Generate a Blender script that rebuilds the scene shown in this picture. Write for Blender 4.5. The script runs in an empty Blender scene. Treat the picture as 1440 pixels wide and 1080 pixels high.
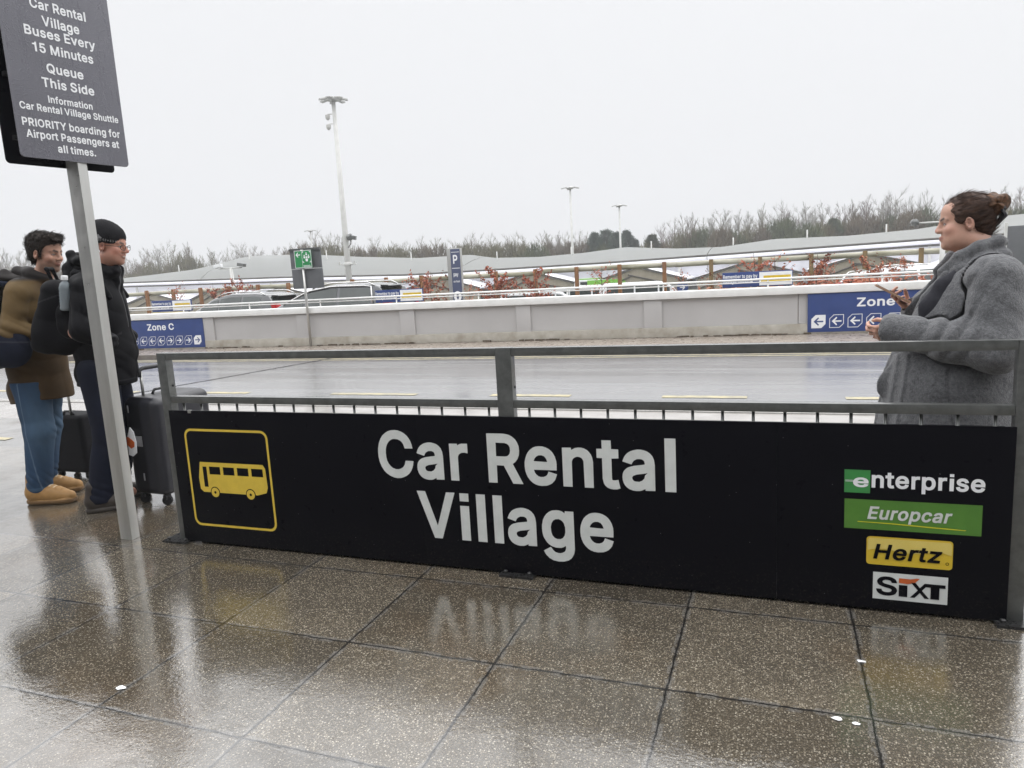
import bpy, bmesh, math, random
import numpy as np
from mathutils import Vector, Matrix, Euler
from mathutils.geometry import tessellate_polygon
R = math.radians
C = bpy.context.scene.collection
SC = bpy.context.scene
# ------------------------------------------------------------------ camera
FPX, HC = 1010.0, 1.43
RM = np.array([[0.93812, -0.00263, 0.34630], [0.34192, 0.16568, -0.92501], [-0.05495, 0.98618, 0.15633]])
_u, _s, _v = np.linalg.svd(RM); RM = _u @ _v
cd = bpy.data.cameras.new('camera'); cam = bpy.data.objects.new('camera', cd); C.objects.link(cam)
cd.sensor_width = 36; cd.lens = 36 * FPX / 1440; cd.clip_end = 2000; cd.clip_start = 0.05
cam.matrix_world = Matrix([[*RM[0], 0], [*RM[1], 0], [*RM[2], HC], [0, 0, 0, 1]])
SC.camera = cam
def pix(px, py, Y):                       # photo pixel -> world point on the plane y = Y
    d = RM @ np.array([px - 720, 540 - py, -FPX]); t = Y / d[1]
    return Vector((d[0] * t, Y, HC + d[2] * t))
def gnd(px, py, z=0.0):
    d = RM @ np.array([px - 720, 540 - py, -FPX]); t = (z - HC) / d[2]
    return Vector((d[0] * t, d[1] * t, z))
# ------------------------------------------------------------------ sky, sun, exposure
W = bpy.data.worlds.new('World'); SC.world = W; W.use_nodes = True
nt = W.node_tree; bg = nt.nodes['Background']
SUN_EL, SUN_AZ = R(52), R(20)
sky = nt.nodes.new('ShaderNodeTexSky'); sky.sky_type = 'NISHITA'; sky.sun_disc = False
sky.sun_elevation = SUN_EL; sky.sun_rotation = SUN_AZ; sky.dust_density = 4
hs = nt.nodes.new('ShaderNodeHueSaturation'); hs.inputs['Saturation'].default_value = 0.12
hs.inputs['Value'].default_value = 0.5
nt.links.new(sky.outputs[0], hs.inputs['Color'])
tc = nt.nodes.new('ShaderNodeTexCoord'); sx = nt.nodes.new('ShaderNodeSeparateXYZ')
nt.links.new(tc.outputs['Generated'], sx.inputs[0])
cr = nt.nodes.new('ShaderNodeValToRGB'); nt.links.new(sx.outputs['Z'], cr.inputs[0])
e = cr.color_ramp.elements     # overcast dome: brighter towards the zenith
e[0].position = 0.0; e[0].color = (0.90, 0.91, 0.935, 1)
e[1].position = 0.33; e[1].color = (0.95, 0.96, 0.985, 1)
for p_, c_ in ((0.42, 1.9), (0.54, 2.8), (1.0, 2.8)):
    q = e.new(p_); q.color = (c_, c_ * 1.005, c_ * 1.02, 1)
gain = nt.nodes.new('ShaderNodeVectorMath'); gain.operation = 'SCALE'; gain.inputs['Scale'].default_value = 10.0
nt.links.new(cr.outputs[0], gain.inputs[0])
mx = nt.nodes.new('ShaderNodeMix'); mx.data_type = 'RGBA'; mx.inputs[0].default_value = 0.92
nt.links.new(hs.outputs[0], mx.inputs[6]); nt.links.new(gain.outputs[0], mx.inputs[7])
nt.links.new(mx.outputs[2], bg.inputs[0]); bg.inputs[1].default_value = 0.1
sd = bpy.data.lights.new('sun', 'SUN'); sd.energy = 0.5; sd.angle = R(40); sd.color = (1, 0.97, 0.93)
sun = bpy.data.objects.new('sun', sd); C.objects.link(sun)
sun.rotation_euler = Vector((math.sin(SUN_AZ) * math.cos(SUN_EL), math.cos(SUN_AZ) * math.cos(SUN_EL), math.sin(SUN_EL))).to_track_quat('Z', 'Y').to_euler()
vs = SC.view_settings; vs.view_transform = 'Standard'; vs.look = 'None'; vs.exposure = 0.0; vs.gamma = 1
SC.cycles.max_bounces = 8; SC.cycles.transparent_max_bounces = 12
# ------------------------------------------------------------------ helpers
class G_:                                  # tiny node-graph helper
    def __init__(s, name):
        s.m = bpy.data.materials.new(name); s.m.use_nodes = True; s.t = s.m.node_tree
        s.b = s.t.nodes['Principled BSDF']; s.o = s.t.nodes['Material Output']
        s._c = None
    def n(s, kind, **kw):
        x = s.t.nodes.new('ShaderNode' + kind)
        for k, v in kw.items(): setattr(x, k, v)
        return x
    def l(s, a, b): s.t.links.new(a, b)
    def co(s):
        if not s._c: s._c = s.n('TexCoord').outputs['Object']
        return s._c
    def noise(s, scale, detail=4, rough=0.55, vec=None, stretch=None):
        x = s.n('TexNoise'); x.inputs['Scale'].default_value = scale; x.inputs['Detail'].default_value = detail; x.inputs['Roughness'].default_value = rough
        v = vec or s.co()
        if stretch:
            m = s.n('Mapping'); m.inputs['Scale'].default_value = stretch; s.l(v, m.inputs[0]); v = m.outputs[0]
        s.l(v, x.inputs['Vector']); return x.outputs[0]
    def ramp(s, f, stops):
        x = s.n('ValToRGB'); s.l(f, x.inputs[0]); el = x.color_ramp.elements
        for i, (p, c) in enumerate(stops):
            c = (*c, 1) if isinstance(c, (tuple, list)) else (c, c, c, 1)
            if i < 2: el[i].position = p; el[i].color = c
            else: q = el.new(p); q.color = c
        return x.outputs[0]
    def mix(s, f, a, b):
        x = s.n('Mix', data_type='RGBA')
        for i, v in ((0, f), (6, a), (7, b)):
            if hasattr(v, 'links'): s.l(v, x.inputs[i])
            elif i == 0: x.inputs[0].default_value = v
            else: x.inputs[i].default_value = (*v, 1) if isinstance(v, (tuple, list)) else (v, v, v, 1)
        return x.outputs[2]
    def math(s, op, a, b=None):
        x = s.n('Math', operation=op)
        for i, v in ((0, a), (1, b)):
            if v is None: continue
            if hasattr(v, 'links'): s.l(v, x.inputs[i])
            else: x.inputs[i].default_value = v
        return x.outputs[0]
    def bump(s, h, strength=0.3, dist=0.01):
        x = s.n('Bump'); x.inputs['Strength'].default_value = strength; x.inputs['Distance'].default_value = dist
        s.l(h, x.inputs['Height']); s.l(x.outputs[0], s.b.inputs['Normal'])
    def set(s, **kw):
        for k, v in kw.items():
            i = s.b.inputs[k.replace('_', ' ')]
            if hasattr(v, 'links'): s.l(v, i)
            else: i.default_value = (*v, 1) if isinstance(v, tuple) and len(v) == 3 and i.type == 'RGBA' else v
        return s
def pm(name, c1, c2=None, scale=6, rough=0.6, rvar=0.12, metal=0.0, bump=0.15, bscale=60, bdist=0.004, stretch=None, ior=1.45, **kw):
    """procedural material: two tones mixed by noise, uneven roughness, fine bump"""
    g = G_(name); c2 = c2 or tuple(v * 0.72 for v in c1)
    f = g.noise(scale, 6, 0.6, stretch=stretch)
    g.set(Base_Color=g.mix(g.ramp(f, [(0.3, 0.0), (0.7, 1.0)]), c1, c2), Metallic=metal, IOR=ior)
    r = g.noise(scale * 2.3, 4)
    g.set(Roughness=g.ramp(r, [(0.25, max(rough - rvar, 0.02)), (0.75, min(rough + rvar, 1))]))
    if bump: g.bump(g.noise(bscale, 3, stretch=stretch), bump, bdist)
    g.set(**kw)
    return g.m
def vert_mat(name, rough=0.5, bump=0.2, bscale=80, bdist=0.003, var=0.18, vscale=14, stretch=None, **kw):
    """material whose base colour is the mesh's own colour attribute (skin, brows, stubble, cloth panels) with mottling"""
    g = G_(name); a = g.n('VertexColor', layer_name='Col')
    f = g.noise(vscale, 5, 0.6, stretch=stretch)
    h = g.n('HueSaturation'); g.l(a.outputs[0], h.inputs['Color'])
    g.l(g.ramp(f, [(0.25, 1 - var), (0.75, 1 + var)]), h.inputs['Value'])
    g.set(Base_Color=h.outputs[0], Roughness=rough)
    if bump: g.bump(g.noise(bscale, 4, stretch=stretch), bump, bdist)
    g.set(**kw)
    return g.m
class MB:
    def __init__(s): s.v = []; s.f = []
    def add(s, v, f):
        b = len(s.v); s.v += [tuple(x) for x in v]; s.f += [tuple(i + b for i in q) for q in f]; return s
    def box(s, c, d, rot=None):
        x, y, z = d[0] / 2, d[1] / 2, d[2] / 2
        v = [Vector((a * x, b * y, e_ * z)) for a in (-1, 1) for b in (-1, 1) for e_ in (-1, 1)]
        if rot is not None: v = [rot @ p for p in v]
        c = Vector(c)
        return s.add([p + c for p in v], [(0, 1, 3, 2), (4, 6, 7, 5), (0, 4, 5, 1), (2, 3, 7, 6), (0, 2, 6, 4), (1, 5, 7, 3)])
    def tube(s, path, r, n=10, cap=True, closed=False):
        P = [Vector(p) for p in path]; k = len(P); rs = r if isinstance(r, (list, tuple)) else [r] * k
        base = len(s.v); ref = None
        for i, p in enumerate(P):
            if closed: t = P[(i + 1) % k] - P[i - 1]
            else: t = P[min(i + 1, k - 1)] - P[max(i - 1, 0)]
            t.normalize()
            if ref is None: ref = t.orthogonal().normalized()
            ref = (ref - t * ref.dot(t)); ref = ref.normalized() if ref.length > 1e-6 else t.orthogonal().normalized()
            w = t.cross(ref)
            for j in range(n):
                a = 2 * math.pi * j / n; s.v.append(tuple(p + (ref * math.cos(a) + w * math.sin(a)) * rs[i]))
        for i in range(k if closed else k - 1):
            for j in range(n):
                a, b = base + i * n, base + ((i + 1) % k) * n; q = (j + 1) % n
                s.f.append((a + j, a + q, b + q, b + j))
        if cap and not closed:
            s.f.append(tuple(base + j for j in range(n))[::-1]); s.f.append(tuple(base + (k - 1) * n + j for j in range(n)))
        return s
    def lathe(s, prof, n=20, M=None):
        base = len(s.v); k = len(prof); M = M or Matrix()
        for r, z in prof:
            for j in range(n):
                a = 2 * math.pi * j / n; s.v.append(tuple(M @ Vector((r * math.cos(a), r * math.sin(a), z))))
        for i in range(k - 1):
            for j in range(n):
                q = (j + 1) % n; s.f.append((base + i * n + j, base + i * n + q, base + (i + 1) * n + q, base + (i + 1) * n + j))
        s.f.append(tuple(base + j for j in range(n))[::-1]); s.f.append(tuple(base + (k - 1) * n + j for j in range(n)))
        return s
    def prism(s, poly, a, b, M=None):      # poly in xy, extruded from z=a to z=b, placed by M
        M = M or Matrix(); n = len(poly)
        v = [M @ Vector((x, y, a)) for x, y in poly] + [M @ Vector((x, y, b)) for x, y in poly]
        return s.add(v, [tuple(range(n))[::-1], tuple(range(n, 2 * n))] + [(i, (i + 1) % n, (i + 1) % n + n, i + n) for i in range(n)])
    def build(s, name, mat, parent=None, smooth=False, bevel=0, seg=2, loc=None, cols=None, angle=None):
        me = bpy.data.meshes.new(name); me.from_pydata(s.v, [], s.f); me.validate()
        if bevel or not smooth:
            bm = bmesh.new(); bm.from_mesh(me); bmesh.ops.recalc_face_normals(bm, faces=bm.faces)
            if bevel:
                ed = [e_ for e_ in bm.edges if len(e_.link_faces) == 2 and e_.calc_face_angle(0) > 0.5]
                bmesh.ops.bevel(bm, geom=ed, offset=bevel, segments=seg, profile=0.7, affect='EDGES', clamp_overlap=True)
            bm.to_mesh(me); bm.free()
        if smooth or bevel: me.polygons.foreach_set('use_smooth', [True] * len(me.polygons))
        if bevel or angle: me.set_sharp_from_angle(angle=R(angle or 35))
        if mat: me.materials.append(mat)
        if cols is not None:
            at = me.color_attributes.new('Col', 'FLOAT_COLOR', 'POINT'); at.data.foreach_set('color', np.asarray(cols, np.float32).ravel())
        o = bpy.data.objects.new(name, me); C.objects.link(o)
        if parent: o.parent = parent
        if loc is not None: o.location = loc
        return o
def tag(o, label=None, cat=None, group=None, kind=None):
    for k, v in (('label', label), ('category', cat), ('group', group), ('kind', kind)):
        if v: o[k] = v
    return o
def thing(name, label, cat, loc=(0, 0, 0), rz=0, group=None):
    o = bpy.data.objects.new(name, None); C.objects.link(o); o.empty_display_size = 0.1
    o.location = loc; o.rotation_euler = (0, 0, rz); return tag(o, label, cat, group)
def copy_tree(o, parent=None):
    c = o.copy(); C.objects.link(c); c.parent = parent
    for k in ('label', 'group'):
        if parent is not None and k in c: pass
    for ch in [x for x in C.objects if x.parent == o]: copy_tree(ch, c)
    return c
# ------------------------------------------------------------------ lettering: glyph outlines as plain numbers
GLY = {
 ' ': (94, []),
 '.': (108, [[46, -13, 31, -9, 22, -1, 16, 8, 14, 23, 16, 33, 25, 46, 36, 53, 52, 54, 64, 50, 76, 39, 81, 27, 81, 18, 77, 4, 70, -5, 57, -12]]),
 '5': (241, [[106, -14, 87, -12, 69, -6, 54, 2, 42, 12, 31, 26, 24, 40, 19, 60, 18, 76, 71, 76, 74, 58, 82, 46, 91, 40, 101, 37, 119, 37, 136, 44, 146, 55, 152, 69, 153, 77, 152, 93, 148, 104, 142, 113, 131, 122, 118, 127, 107, 128, 92, 125, 79, 120, 67, 111, 22, 117, 38, 264, 193, 265, 193, 215, 85, 214, 81, 171, 100, 177, 123, 178, 146, 173, 167, 162, 182, 149, 194, 131, 202, 113, 207, 88, 206, 67, 202, 50, 193, 31, 181, 14, 165, 1, 149, -7, 126, -13]]),
 'A': (254, [[-6, -11, -7, -8, 92, 264, 94, 266, 145, 266, 247, -11, 190, -11, 164, 60, 76, 60, 50, -11], [93, 111, 146, 111, 120, 188, 119, 188]]),
 'B': (242, [[20, -11, 19, -10, 19, 265, 136, 265, 155, 261, 174, 253, 187, 243, 198, 230, 205, 215, 209, 201, 210, 180, 206, 162, 199, 149, 185, 134, 195, 126, 205, 115, 215, 99, 218, 87, 219, 57, 216, 43, 210, 28, 200, 15, 187, 4, 173, -3, 152, -9, 129, -11], [73, 40, 131, 40, 152, 45, 162, 53, 166, 61, 166, 72, 164, 83, 154, 95, 144, 101, 135, 104, 74, 104], [73, 155, 122, 154, 132, 155, 142, 159, 150, 166, 156, 178, 157, 192, 154, 200, 144, 210, 130, 214, 74, 215]]),
 'C': (269, [[131, -15, 108, -12, 81, -3, 56, 13, 42, 26, 27, 49, 16, 75, 10, 105, 9, 131, 11, 158, 20, 189, 33, 215, 48, 235, 68, 250, 89, 261, 110, 267, 139, 269, 157, 267, 178, 261, 197, 252, 215, 238, 227, 224, 237, 208, 244, 189, 249, 164, 196, 163, 188, 187, 179, 200, 169, 208, 152, 215, 128, 217, 115, 215, 101, 209, 90, 201, 78, 187, 70, 171, 65, 155, 63, 131, 64, 108, 68, 87, 77, 69, 90, 54, 104, 44, 125, 38, 143, 38, 160, 43, 176, 52, 188, 68, 196, 91, 249, 90, 245, 68, 238, 49, 229, 32, 215, 16, 196, 2, 176, -7, 157, -13]]),
 'E': (224, [[20, -11, 19, -10, 19, 265, 197, 266, 197, 215, 73, 214, 74, 154, 189, 153, 188, 103, 74, 103, 73, 40, 198, 39, 198, -11]]),
 'H': (273, [[20, -11, 19, -10, 19, 265, 73, 265, 74, 155, 185, 155, 186, 265, 239, 265, 239, -11, 186, -11, 185, 105, 74, 105, 73, -11]]),
 'M': (328, [[20, -11, 19, -10, 19, 265, 83, 265, 157, 74, 231, 265, 294, 266, 294, -11, 241, -11, 241, 148, 177, -11, 136, -11, 73, 147, 72, -11]]),
 'O': (281, [[131, -15, 108, -12, 84, -5, 64, 7, 43, 25, 28, 47, 17, 71, 11, 98, 9, 131, 11, 158, 18, 186, 29, 210, 44, 230, 63, 247, 87, 260, 110, 267, 137, 269, 163, 266, 189, 256, 210, 242, 225, 227, 241, 204, 251, 176, 256, 154, 257, 118, 254, 87, 246, 63, 233, 38, 219, 20, 200, 4, 176, -7, 152, -13], [124, 38, 143, 38, 153, 40, 165, 45, 177, 53, 187, 64, 195, 79, 200, 93, 204, 112, 202, 151, 197, 173, 191, 185, 183, 195, 170, 206, 152, 215, 138, 217, 128, 217, 112, 214, 99, 207, 89, 200, 80, 190, 71, 174, 66, 160, 63, 143, 63, 123, 65, 100, 68, 87, 75, 71, 85, 58, 96, 48, 110, 41]]),
 'P': (237, [[20, -11, 19, -10, 19, 265, 133, 265, 157, 260, 173, 253, 187, 243, 198, 231, 205, 219, 212, 200, 215, 178, 215, 161, 211, 144, 204, 126, 197, 115, 185, 103, 171, 94, 157, 88, 142, 84, 122, 82, 74, 82, 73, -11], [73, 133, 129, 133, 141, 136, 151, 144, 159, 157, 161, 174, 159, 190, 152, 203, 141, 211, 127, 214, 74, 215]]),
 'Q': (281, [[195, -35, 175, -8, 150, -14, 118, -14, 93, -8, 71, 2, 52, 16, 39, 31, 29, 45, 19, 68, 11, 96, 9, 131, 11, 158, 20, 189, 29, 209, 46, 232, 68, 250, 93, 262, 116, 268, 143, 268, 168, 264, 187, 257, 209, 243, 226, 226, 239, 207, 249, 184, 254, 168, 257, 141, 257, 118, 255, 93, 249, 70, 242, 52, 232, 37, 217, 18, 256, -35], [127, 38, 139, 38, 140, 39, 102, 90, 162, 91, 184, 61, 197, 82, 204, 112, 202, 151, 197, 170, 191, 184, 181, 197, 169, 207, 156, 213, 140, 217, 126, 217, 110, 213, 99, 207, 87, 198, 77, 185, 71, 174, 66, 159, 63, 139, 63, 124, 65, 100, 68, 87, 76, 71, 84, 59, 99, 47, 114, 40]]),
 'R': (239, [[20, -11, 19, -10, 19, 265, 119, 266, 137, 264, 158, 260, 176, 251, 194, 237, 205, 221, 214, 199, 216, 174, 213, 150, 203, 127, 190, 112, 173, 99, 232, -11, 170, -11, 117, 88, 74, 88, 73, -11], [73, 139, 126, 139, 139, 141, 149, 146, 157, 156, 161, 170, 160, 190, 154, 202, 144, 210, 129, 214, 74, 215]]),
 'S': (238, [[107, -16, 85, -13, 67, -8, 49, 0, 33, 11, 23, 24, 14, 41, 9, 56, 7, 79, 62, 79, 64, 63, 70, 51, 82, 42, 99, 37, 118, 36, 132, 38, 148, 45, 158, 55, 161, 63, 162, 72, 160, 79, 155, 85, 135, 96, 70, 115, 45, 129, 37, 135, 26, 148, 18, 166, 15, 179, 15, 194, 20, 214, 28, 230, 44, 247, 64, 259, 81, 265, 100, 268, 127, 268, 146, 265, 162, 259, 177, 250, 191, 239, 200, 226, 207, 212, 211, 197, 212, 179, 160, 178, 155, 198, 148, 208, 135, 215, 118, 218, 99, 217, 81, 210, 74, 203, 70, 197, 68, 189, 70, 180, 77, 172, 88, 164, 160, 142, 179, 133, 192, 123, 202, 112, 211, 95, 215, 78, 215, 61, 212, 48, 205, 30, 195, 16, 182, 4, 163, -6, 145, -12, 132, -14]]),
 'T': (239, [[86, -11, 85, 214, 5, 215, 5, 265, 219, 265, 219, 215, 139, 214, 139, -10, 138, -11]]),
 'V': (254, [[95, -11, -7, 265, 50, 265, 120, 66, 121, 66, 190, 265, 246, 266, 246, 263, 148, -8, 146, -11]]),
 'X': (251, [[-11, -11, -9, -6, 91, 131, -5, 265, 58, 265, 119, 175, 181, 265, 243, 265, 147, 131, 248, -11, 186, -11, 119, 86, 51, -11]]),
 'Y': (250, [[92, -11, 91, -10, 90, 102, -11, 265, 52, 265, 118, 156, 185, 265, 247, 265, 145, 101, 145, -11]]),
 'Z': (233, [[10, -11, 10, 27, 138, 214, 9, 215, 9, 265, 209, 265, 208, 226, 81, 40, 210, 39, 210, -11]]),
 'a': (209, [[76, -15, 60, -13, 41, -7, 28, 1, 18, 11, 10, 24, 5, 40, 4, 57, 6, 73, 11, 85, 17, 93, 28, 103, 39, 109, 66, 117, 126, 126, 127, 132, 124, 143, 120, 148, 110, 153, 101, 154, 85, 153, 69, 145, 62, 137, 55, 124, 7, 138, 6, 140, 15, 160, 22, 171, 35, 184, 51, 193, 67, 199, 88, 203, 105, 203, 122, 200, 139, 195, 155, 185, 168, 171, 176, 153, 180, 125, 180, -10, 128, -11, 127, -2, 105, -12, 96, -14], [74, 35, 95, 34, 111, 41, 123, 53, 127, 69, 141, 82, 121, 78, 82, 72, 63, 65, 57, 57, 58, 47, 65, 38]]),
 'b': (226, [[111, -15, 87, -11, 68, 1, 67, -10, 65, -11, 15, -10, 15, 265, 68, 265, 68, 189, 86, 199, 107, 203, 131, 202, 148, 197, 167, 187, 180, 174, 191, 159, 200, 137, 205, 112, 206, 86, 201, 55, 192, 31, 176, 10, 157, -5, 136, -13], [103, 35, 121, 36, 129, 38, 137, 45, 147, 60, 153, 83, 153, 106, 146, 131, 134, 146, 126, 151, 118, 153, 101, 153, 92, 150, 84, 145, 74, 131, 68, 111, 67, 85, 73, 60, 79, 49, 87, 42, 95, 37]]),
 'c': (212, [[100, -15, 81, -13, 63, -7, 45, 4, 29, 20, 18, 38, 11, 56, 7, 78, 6, 98, 8, 121, 15, 145, 25, 162, 34, 174, 50, 188, 72, 198, 86, 202, 111, 203, 126, 201, 142, 196, 154, 190, 167, 181, 176, 172, 184, 160, 195, 131, 144, 118, 136, 139, 129, 146, 123, 150, 113, 153, 100, 154, 90, 152, 82, 149, 75, 142, 68, 133, 60, 110, 59, 84, 63, 66, 68, 55, 75, 46, 85, 38, 95, 35, 110, 34, 125, 39, 134, 47, 140, 56, 144, 71, 145, 71, 195, 59, 190, 41, 184, 28, 173, 14, 162, 4, 144, -7, 131, -12]]),
 'd': (226, [[94, -15, 72, -12, 49, -1, 32, 15, 20, 31, 11, 56, 6, 90, 8, 122, 14, 143, 24, 162, 34, 177, 49, 189, 68, 199, 91, 203, 115, 202, 127, 198, 144, 188, 145, 265, 197, 265, 197, -10, 147, -11, 145, -10, 144, 1, 135, -6, 122, -12, 111, -14], [95, 35, 106, 34, 115, 36, 126, 42, 134, 50, 138, 59, 145, 84, 144, 112, 137, 133, 125, 147, 110, 153, 93, 153, 78, 146, 70, 137, 65, 129, 59, 105, 59, 84, 66, 58, 78, 43, 86, 37]]),
 'e': (216, [[103, -15, 82, -13, 63, -7, 49, 1, 33, 15, 21, 31, 13, 49, 8, 67, 6, 90, 7, 112, 11, 130, 18, 149, 28, 167, 42, 182, 60, 194, 75, 200, 95, 203, 119, 202, 137, 197, 154, 189, 168, 178, 178, 166, 188, 148, 195, 124, 196, 106, 195, 74, 60, 73, 65, 58, 73, 47, 85, 38, 98, 34, 116, 35, 131, 41, 140, 50, 147, 66, 196, 53, 185, 24, 177, 14, 165, 2, 150, -6, 134, -12], [129, 118, 142, 119, 136, 135, 131, 142, 124, 149, 109, 154, 92, 153, 79, 147, 68, 136, 61, 122, 65, 120]]),
 'f': (141, [[30, -11, 30, 151, 28, 153, -8, 153, -8, 200, 29, 201, 30, 226, 35, 243, 43, 255, 58, 267, 72, 273, 84, 275, 102, 276, 120, 273, 135, 266, 121, 220, 105, 225, 91, 225, 85, 222, 82, 215, 83, 201, 125, 201, 125, 153, 83, 153, 82, 151, 82, -10, 80, -11]]),
 'g': (227, [[98, -86, 68, -82, 44, -71, 26, -55, 19, -46, 11, -30, 54, -6, 69, -25, 81, -34, 97, -38, 109, -38, 122, -35, 134, -29, 140, -23, 145, -9, 145, 6, 131, -2, 118, -7, 104, -8, 85, -8, 68, -4, 55, 1, 43, 9, 31, 20, 16, 42, 10, 59, 7, 76, 6, 91, 7, 115, 14, 144, 24, 163, 36, 178, 51, 190, 69, 199, 95, 203, 113, 202, 129, 198, 145, 188, 147, 200, 197, 200, 197, -10, 192, -35, 180, -56, 172, -65, 157, -75, 129, -84], [94, 41, 115, 42, 129, 49, 140, 64, 145, 83, 145, 109, 138, 133, 133, 140, 125, 147, 109, 154, 90, 152, 75, 144, 65, 129, 59, 107, 61, 78, 67, 60, 79, 47]]),
 'h': (219, [[17, -11, 15, -10, 15, 264, 17, 266, 67, 266, 68, 264, 68, 190, 84, 198, 101, 203, 124, 203, 138, 200, 152, 194, 164, 186, 175, 174, 182, 161, 187, 145, 190, 128, 190, -10, 188, -11, 138, -11, 136, 130, 132, 139, 125, 148, 115, 152, 102, 154, 88, 150, 80, 145, 73, 137, 69, 125, 68, -11]]),
 'i': (98, [[16, -11, 15, 200, 67, 201, 68, -10, 67, -11], [40, 210, 25, 215, 16, 222, 11, 233, 9, 243, 13, 256, 21, 265, 32, 272, 47, 273, 57, 269, 67, 262, 72, 253, 74, 240, 71, 227, 62, 217, 54, 213]]),
 'l': (109, [[67, -12, 48, -9, 33, -1, 22, 12, 16, 28, 15, 39, 15, 264, 17, 266, 67, 266, 68, 264, 68, 40, 71, 37, 93, 39, 103, -6, 84, -11]]),
 'm': (319, [[17, -11, 15, -10, 15, 200, 65, 201, 67, 200, 68, 190, 76, 195, 90, 201, 105, 204, 118, 204, 132, 200, 142, 196, 151, 189, 159, 179, 175, 192, 193, 200, 208, 204, 227, 204, 243, 200, 254, 196, 265, 188, 275, 177, 286, 156, 290, 133, 289, -11, 238, -11, 236, 136, 234, 143, 230, 148, 220, 153, 209, 154, 198, 153, 190, 149, 184, 143, 179, 132, 179, -11, 126, -11, 125, 137, 123, 143, 115, 150, 107, 154, 99, 154, 89, 153, 80, 148, 72, 139, 69, 130, 68, -11]]),
 'n': (219, [[17, -11, 15, -10, 15, 200, 65, 201, 67, 200, 68, 189, 90, 200, 108, 203, 124, 203, 142, 199, 158, 191, 169, 181, 179, 168, 186, 151, 188, 139, 190, 128, 189, -11, 138, -11, 136, 130, 132, 139, 125, 148, 115, 152, 102, 154, 88, 150, 80, 145, 73, 137, 69, 125, 68, -11]]),
 'o': (222, [[100, -15, 81, -13, 63, -7, 45, 4, 29, 20, 18, 38, 11, 56, 7, 78, 6, 98, 8, 121, 15, 145, 25, 162, 36, 175, 50, 188, 72, 198, 86, 202, 111, 203, 131, 200, 144, 195, 161, 185, 176, 172, 187, 155, 196, 135, 201, 112, 202, 91, 199, 67, 194, 47, 186, 31, 174, 15, 161, 3, 144, -7, 126, -13], [95, 35, 112, 35, 120, 37, 129, 42, 135, 48, 142, 60, 148, 81, 148, 105, 142, 128, 136, 139, 130, 145, 120, 151, 113, 153, 94, 153, 85, 150, 78, 145, 66, 130, 60, 110, 59, 84, 66, 58, 79, 42, 87, 37]]),
 'p': (226, [[17, -83, 15, -81, 15, 200, 65, 201, 67, 200, 68, 187, 84, 198, 101, 203, 127, 203, 150, 196, 168, 186, 181, 173, 192, 157, 201, 133, 205, 115, 206, 87, 204, 65, 196, 39, 185, 20, 173, 6, 158, -4, 142, -11, 125, -15, 104, -15, 86, -10, 68, 0, 68, -82], [109, 34, 124, 36, 138, 46, 148, 63, 153, 87, 151, 114, 148, 126, 142, 138, 129, 150, 111, 154, 92, 150, 79, 139, 70, 119, 67, 96, 70, 71, 78, 51, 84, 44, 92, 39, 100, 35]]),
 'r': (144, [[17, -11, 15, -10, 15, 200, 65, 201, 67, 200, 68, 191, 82, 199, 94, 202, 132, 203, 132, 148, 112, 152, 92, 150, 77, 142, 70, 131, 68, 122, 68, -11]]),
 's': (197, [[86, -15, 67, -13, 54, -9, 31, 4, 15, 22, 9, 36, 5, 55, 55, 66, 63, 45, 68, 39, 75, 36, 88, 34, 101, 34, 113, 38, 121, 45, 123, 54, 120, 59, 115, 63, 57, 79, 33, 92, 24, 100, 18, 110, 14, 122, 12, 131, 13, 146, 16, 159, 23, 172, 33, 183, 48, 193, 65, 200, 86, 203, 101, 203, 118, 201, 132, 196, 143, 190, 154, 182, 167, 162, 176, 137, 127, 126, 122, 140, 114, 149, 105, 154, 88, 155, 79, 153, 69, 147, 65, 140, 66, 134, 69, 130, 79, 125, 137, 109, 157, 97, 167, 86, 173, 75, 176, 60, 176, 47, 174, 35, 168, 22, 159, 10, 148, 0, 131, -8, 115, -13]]),
 't': (128, [[80, -13, 64, -11, 48, -5, 35, 6, 28, 17, 22, 41, 22, 151, -6, 152, -8, 154, -8, 200, 22, 201, 22, 246, 73, 246, 74, 201, 113, 200, 113, 153, 74, 151, 74, 47, 75, 39, 79, 36, 92, 36, 109, 39, 119, -6, 101, -12]]),
 'u': (219, [[87, -14, 67, -10, 46, -1, 33, 12, 21, 33, 17, 45, 15, 65, 15, 200, 68, 200, 69, 62, 73, 50, 80, 42, 89, 37, 101, 36, 114, 38, 124, 44, 131, 52, 136, 64, 137, 72, 137, 200, 189, 200, 190, -10, 139, -11, 138, 1, 114, -10, 104, -13]]),
 'v': (209, [[75, -11, 72, -7, -7, 200, 50, 200, 98, 70, 144, 200, 201, 200, 121, -11]]),
 'w': (298, [[62, -11, 59, -7, 27, 99, -3, 197, -2, 201, 52, 200, 85, 83, 118, 201, 167, 200, 199, 83, 232, 200, 287, 200, 223, -11, 176, -11, 142, 108, 108, -11]]),
 'x': (204, [[-9, -11, -7, -6, 68, 97, -6, 200, 56, 200, 96, 140, 135, 200, 196, 201, 121, 96, 199, -11, 137, -11, 94, 54, 51, -11]]),
 'y': (209, [[42, -84, 25, -81, 11, -75, 22, -31, 44, -34, 54, -32, 62, -22, 69, 0, -7, 200, 50, 200, 98, 70, 145, 200, 201, 200, 108, -44, 96, -62, 81, -74, 60, -83]]),
 'z': (204, [[11, -11, 10, -10, 10, 26, 105, 150, 14, 150, 14, 201, 177, 201, 177, 162, 85, 40, 180, 39, 180, -11]]),
}
GO, GC = 0.022, 0.508 + 0.044              # baseline and cap height of the numbers above
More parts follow.
